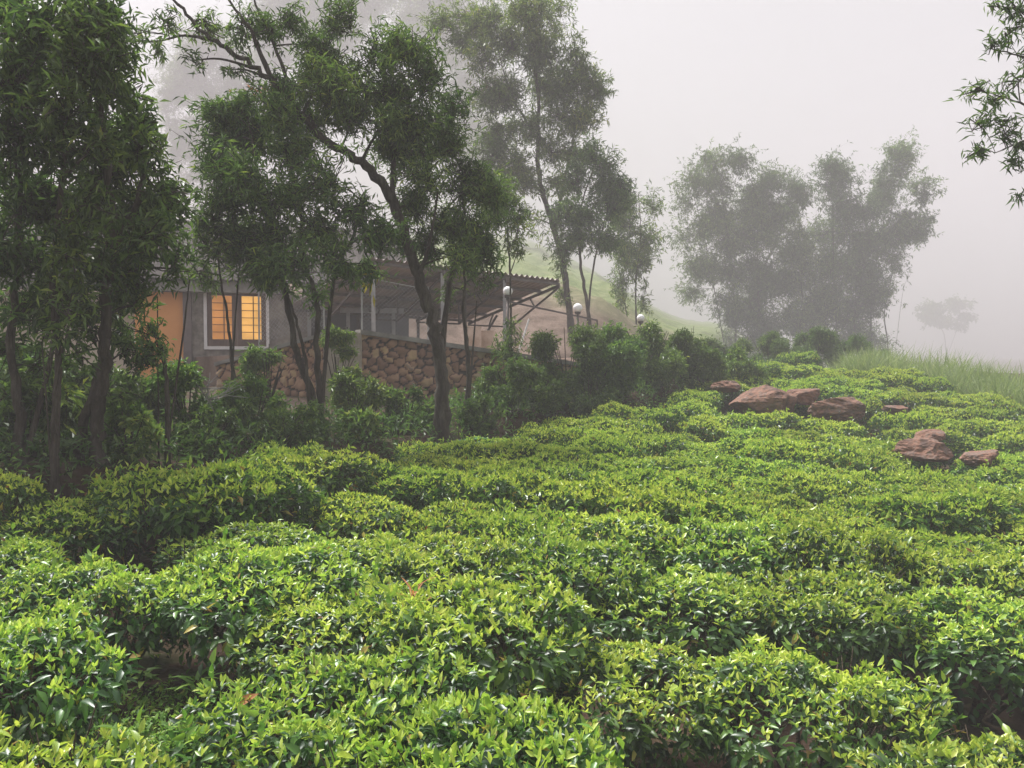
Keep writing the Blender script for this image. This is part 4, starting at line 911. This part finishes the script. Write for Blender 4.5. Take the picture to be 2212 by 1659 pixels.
# ------------------------------------------------------------------ house
HTH = math.radians(18); HU = np.array((math.cos(HTH), math.sin(HTH))); HN = np.array((-HU[1], HU[0]))   # along the front, into the house
H0 = P(405, 760, 22.0)[:2]
def hface(px, py, back=0.0):
    """(u, z) where the ray of a pixel meets the plane of the house front (pushed back)"""
    r = ray(px, py); o = H0 + HN * back
    t = ((o - EYE[:2]) @ HN) / (r[:2] @ HN); q = EYE + r * t
    return float((q[:2] - o) @ HU), float(q[2])
def HF(V):   # local (u, into, z) -> world
    return np.column_stack([H0 + V[:, :1] * HU + V[:, 1:2] * HN, V[:, 2]])
def house():
    gz = 1.2
    t = empty("house", (*H0, gz), "low house with orange wall, lit window and grey roof behind the trees", "house"); o = np.array(t.location)
    def bx(name, mat, a, b, parent=t, label=None):
        m = MB(); m.box(a, b, frame=HF); ob = m.build(name, mat, None, o, label=label)
        ob.parent = parent; return ob
    u_or0, z_top = hface(290, 640); zf = hface(405, 632)[1]; zf2 = zf + 0.32
    u_w0, zs = hface(441, 748); u_w1 = hface(582, 748)[0]; zwt = zf + .001
    bx("wall", ORANGE, (u_or0, 0.0, gz - .4), (-0.10, .22, zf), label="orange painted wall")
    bx("side_wall", CREAM, (-9.5, 0.6, gz - .4), (u_or0 - .004, .85, zf), label="cream painted wall")
    bx("pillar", PURPLE, (-0.097, -.10, gz - .4), (.12, .22, zf), label="dark grey corner pillar")
    bx("stone_wall_panel", CLAD, (.123, .04, gz - .4), (u_w0, .24, zf), label="grey stone-clad wall")
    bx("stone_wall_panel", CLAD, (u_w0 + .003, .043, gz - .4), (u_w1 + 1.2, .237, zs - .04), label="grey stone-clad wall")
    bx("stone_wall_panel", CLAD, (u_w1 + .004, .041, zs - .036), (u_w1 + 1.2, .239, zf), label="grey stone-clad wall")
    # window
    w = MB(); fw = .085
    w.box((u_w0, -.05, zs - .09), (u_w1, .10, zs), frame=HF); w.box((u_w0, -.047, zs + .001), (u_w0 + fw, .10, zwt), frame=HF); w.box((u_w1 - fw, -.047, zs + .001), (u_w1, .10, zwt), frame=HF)
    fr = w.build("window", WHITE, t, o, label="lit window in white surround")
    half = (u_w1 - u_w0 - 2 * fw) / 2
    for k in range(2):
        a = u_w0 + fw + .004 + k * half; b = a + half - .008; s = MB(); sw = .13; zb = zs + .005; zt = zwt
        for q in ((a, b, zb, zb + .20), (a, b, zt - .06, zt)): s.box((q[0], .0, q[2]), (q[1], .08, q[3]), frame=HF)
        for q in ((a, a + sw), (b - sw, b)): s.box((q[0], .002, zb + .202), (q[1], .078, zt - .062), frame=HF)
        s.build("sash", WOOD, fr, o)
        g = MB(); a2, b2, z0, z1 = a + sw, b - sw, zb + .2, zt - .06
        for q in range(1, 6): g.box((a2, .085, z0 + (z1 - z0) * q / 6 - .009), (b2, .10, z0 + (z1 - z0) * q / 6 + .009), frame=HF)
        m = (a2 + b2) / 2 + .05; g.box((m - .014, .102, z0), (m + .014, .118, z1), frame=HF); g.build("grille", WOOD, fr, o)
        pn = MB(); pn.box((a2, .13, z0), (b2, .14, z1), frame=HF); pn.build("pane", (LIT, LITB)[k], fr, o)
    # fascia beam and roof
    bx("fascia", CONCRETE, (-9.6, -.42, zf + .004), (u_w1 + 0.4, .30, zf2), label="pale concrete eaves beam")
    r = MB(); ue = u_w1 + 4.6; rid = P(520, 490, 24.5)[2] + .2
    prof = [(-.55, zf2 + .02), (2.6, rid), (6.4, rid - .1), (6.4, zf2)]
    us = np.arange(-9.8, ue, .075); top = []
    for q, (w_, z_) in enumerate(prof[:3]): top.append(HF(np.column_stack([us, np.full(len(us), w_), z_ + (.022 * np.sin(us * 2 * math.pi / .30))])))
    V = np.concatenate(top); n = len(us); i = np.arange(n - 1); F = []
    for q in range(2): F += [np.stack([q * n + i, q * n + i + 1, (q + 1) * n + i + 1], -1), np.stack([q * n + i, (q + 1) * n + i + 1, (q + 1) * n + i], -1)]
    r.add(V, np.concatenate(F)); V2 = V - np.array((0, 0, .05)); r.add(V2, np.concatenate(F)[:, ::-1])
    r.build("roof", ROOF, t, o, smooth=True)
    # open veranda with dim back wall, low pale beam on short posts
    ux = u_w1 + 1.2
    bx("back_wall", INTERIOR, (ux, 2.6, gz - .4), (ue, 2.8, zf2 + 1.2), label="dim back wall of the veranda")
    bx("veranda_floor", CONCRETE, (ux, .1, gz - .4), (ue, 2.6, gz + .5))
    ba, bb = hface(735, 668), hface(872, 686)
    bm_ = MB(); bm_.box((ba[0], -.06, ba[1] - .10), (bb[0], .06, ba[1] + .06), frame=HF); ob = bm_.build("veranda_rail", PIPE, t, o)
    for px in (752, 668, 850):
        uq = hface(px, 700)[0]; bx("veranda_post", PIPE, (uq - .05, -.05, gz), (uq + .05, .05, ba[1] - .103))
    for px in (660,):
        uq = hface(px, 700)[0]; bx("veranda_column", CONCRETE, (uq - .06, .1, gz), (uq + .06, .22, zf2 + .6))
house()

# chain-link fence on the wall
def chain_fence():
    A, B = wl_ * .25 + wa * .75, wb_ * .68 + wc * .32
    t = empty("chain_link_fence", (*wb_[:2], wb_[2]), "chain-link fence on steel posts along the wall top", "fence"); o = np.array(t.location)
    runs = [(P(560, 745, 17.3), P(700, 708, 16.75)), (P(782, 716, 17.1), P(925, 738, 17.9))]
    for a, b in runs:
        a, b = np.array(a), np.array(b); h = 1.15; ln = np.linalg.norm((b - a)[:2]); m = MB(); st = .095; k = int((ln + h) / st)
        for q in range(-int(h / st), int(ln / st) + 1):
            for sgn in (1, -1):
                s0, s1 = q * st, q * st + h; z0, z1 = (0, h) if sgn > 0 else (h, 0)
                if s1 <= 0 or s0 >= ln: continue
                f0, f1 = max(0, -s0 / h), min(1, (ln - s0) / h)
                def pt(f): return a + (b - a) * ((s0 + (s1 - s0) * f) / ln) + np.array((0, 0, .04 + z0 + (z1 - z0) * f))
                if f1 > f0 + .02: m.bar(pt(f0), pt(f1), .0035)
        m.build("wire_mesh", PIPE, t, o)
        for e in (a, b):
            p = MB(); p.tube([e - np.array((0, 0, .02)), e + np.array((0, 0, h + .12))], .019, 8, cap=True); p.build("post", PIPE, t, o, smooth=False)
        rl = MB(); rl.tube([a + np.array((0, 0, h + .05)), b + np.array((0, 0, h + .05))], .010, 6, cap=True); rl.build("top_rail", PIPE, t, o)
chain_fence()

# ------------------------------------------------------------------ carport
def carport():
    FR = P(1212, 606, 24.0); FL = P(800, 548, 19.5); BR = P(1015, 690, 27.0); FL[2] = FR[2] + .12
    BL = FL + (BR - FR)
    t = empty("carport", (*FR[:2], 1.8), "open carport with corrugated sloping roof on steel trusses", "carport"); o = np.array(t.location)
    t.location = (FR[0], FR[1], 1.8)
    r = MB(); n = 260; s = np.linspace(0, 1, n); wv = .035 * np.sin(s * 2 * math.pi * 32)
    e0 = FL + (FR - FL) * s[:, None]; e1 = BL + (BR - BL) * s[:, None]; e0[:, 2] += wv; e1[:, 2] += wv
    V = np.concatenate([e0, e1]); i = np.arange(n - 1); F = np.concatenate([np.stack([i, i + 1, n + i + 1], -1), np.stack([i, n + i + 1, n + i], -1)])
    r.add(V, F); r.add(V + np.array((0, 0, .02)), F[:, ::-1]); r.build("roof_sheet", CANOPY, t, o, smooth=True)
    def q(a, b, dz=-.08): return FL + (FR - FL) * a + (BL - FL) * b + np.array((0, 0, dz))
    for b in (0.02, .2, .4, .6, .8, .98):
        m = MB(); m.bar(q(0, b), q(1, b), .06, .08); m.build("purlin", STEEL, t, o)
    for a in (0.02, .34, .67, .99):
        m = MB(); m.bar(q(a, 0, -.16), q(a, 1, -.16), .06, .08)
        lo0, lo1 = q(a, 0, -.16), q(a, 1, -.62)
        m.bar(q(a, .0, -.2), q(a, .5, -.85), .05); m.bar(q(a, .5, -.85), q(a, 1, -.2), .05); m.bar(q(a, .5, -.85), q(a, .5, -.16), .05)
        m.bar(q(a, .25, -.5), q(a, .3, -.16), .04); m.bar(q(a, .75, -.5), q(a, .7, -.16), .04)
        m.build("truss", STEEL, t, o)
    for a in (.02, .34, .67):
        for b in (.02, .98):
            p = q(a, b, -.14); m = MB(); m.bar((p[0], p[1], 1.7), p, .09); m.build("post", STEEL if b > .5 else PIPE, t, o)
    p = q(.9, .5, -.5); m = MB(); m.bar((p[0] - .9, p[1], 1.7), p, .07); m.build("brace", STEEL, t, o)
    m = MB(); m.bar(P(1006, 632, 23.5), P(1290, 692, 25.5), .05); m.bar(P(1290, 692, 25.5), (*P(1290, 692, 25.5)[:2], 1.6), .05); m.bar(P(1006, 632, 23.5), (*P(1006, 632, 23.5)[:2], 1.6), .05); m.build("tie_rail", STEEL, t, o)
carport()

# ------------------------------------------------------------------ globe lamps, pole, cartons
def lamp(px, py, d, r, label):
    c = P(px, py, d); g = float(G(c[0], d)) if d < 17.5 else 1.55
    t = empty("globe_lamp", (c[0], c[1], g), label, "lamp post", "globe lamps along the wall"); o = np.array(t.location)
    import bmesh
    bm = bmesh.new(); bmesh.ops.create_uvsphere(bm, u_segments=24, v_segments=16, radius=r)
    V = np.array([v.co[:] for v in bm.verts]) + c; F = []
    for f in bm.faces:
        ix = [v.index for v in f.verts]; F += [(ix[0], ix[k], ix[k + 1]) for k in range(1, len(ix) - 1)]
    bm.free(); m = MB(); m.add(V, F); m.build("globe", GLOBE, t, o, smooth=True)
    m = MB(); m.tube([c - np.array((0, 0, r + .05)), c - np.array((0, 0, r - .02))], (.075, .085), 12, cap=True); m.build("collar", STEEL, t, o)
    m = MB(); m.tube([(c[0], c[1], g - .05), c - np.array((0, 0, r + .05))], (.036, .032), 10, cap=True); m.build("post", STEEL, t, o, smooth=True)
lamp(1097, 629, 18.6, .115, "white globe lamp on the post nearest the carport corner")
lamp(1248, 665, 21.0, .125, "white globe lamp half hidden behind the bent trunk")
lamp(1384, 687, 22.5, .110, "white globe lamp just above the hedge, beside the small hazy tree")
def pole():
    a, b = P(1117, 770, 19.3), P(1143, 689, 19.3); m = MB(); a = a - (b - a) * .18
    m.tube([a, b], .022, 8, cap=True); o = m.build("leaning_pole", WHITE, None, a); o.location = a
    prop(o, "thin white pole leaning behind the stone wall", "pole")
pole()
def stack(px, py, d, w, h, dp, tilt, label):
    c = P(px, py, d); zb = 1.75; m = MB(); hh = c[2] + h / 2 - zb
    ca, sa = math.cos(tilt), math.sin(tilt)
    def fr(V): return np.column_stack([V[:, 0] * ca - V[:, 1] * sa, V[:, 0] * sa + V[:, 1] * ca, V[:, 2]])
    m.box((-w / 2, -dp / 2, 0), (w / 2, dp / 2, hh), frame=fr)
    m.box((-w / 2 - .006, -dp / 2 - .006, hh * .55), (w / 2 + .006, dp / 2 + .006, hh * .60), frame=fr)
    t = empty("carton", (c[0], c[1], zb), label, "carton", "cartons stored under the carport")
    m.build("box", CARTON, t); l = MB()
    l.box((-w / 2 - .012, -dp / 2 - .012, hh + .001), (w / 2 + .012, 0, hh + .02), frame=fr); l.build("flap", CARTON, t)
stack(1024, 722, 20.6, .34, .36, .3, .2, "pale narrow carton at the near end under the carport")
stack(1052, 728, 20.8, .46, .30, .4, -.2, "wide brown carton with loose flap next to the pale one")

# ------------------------------------------------------------------ haze
def haze():
    m, N, L, out = mat_base("haze")
    v = N.new("ShaderNodeVolumePrincipled")
    v.inputs["Color"].default_value = (0.765, 0.74, 0.77, 1)
    v.inputs["Density"].default_value = 0.0063
    v.inputs["Anisotropy"].default_value = -0.40
    L.new(v.outputs[0], out.inputs["Volume"])
    mb = MB(); mb.box((-240, -50, -40), (240, 560, 96))
    prop(mb.build("haze", m), "pale mist filling the air", "mist", kind="stuff")
haze()
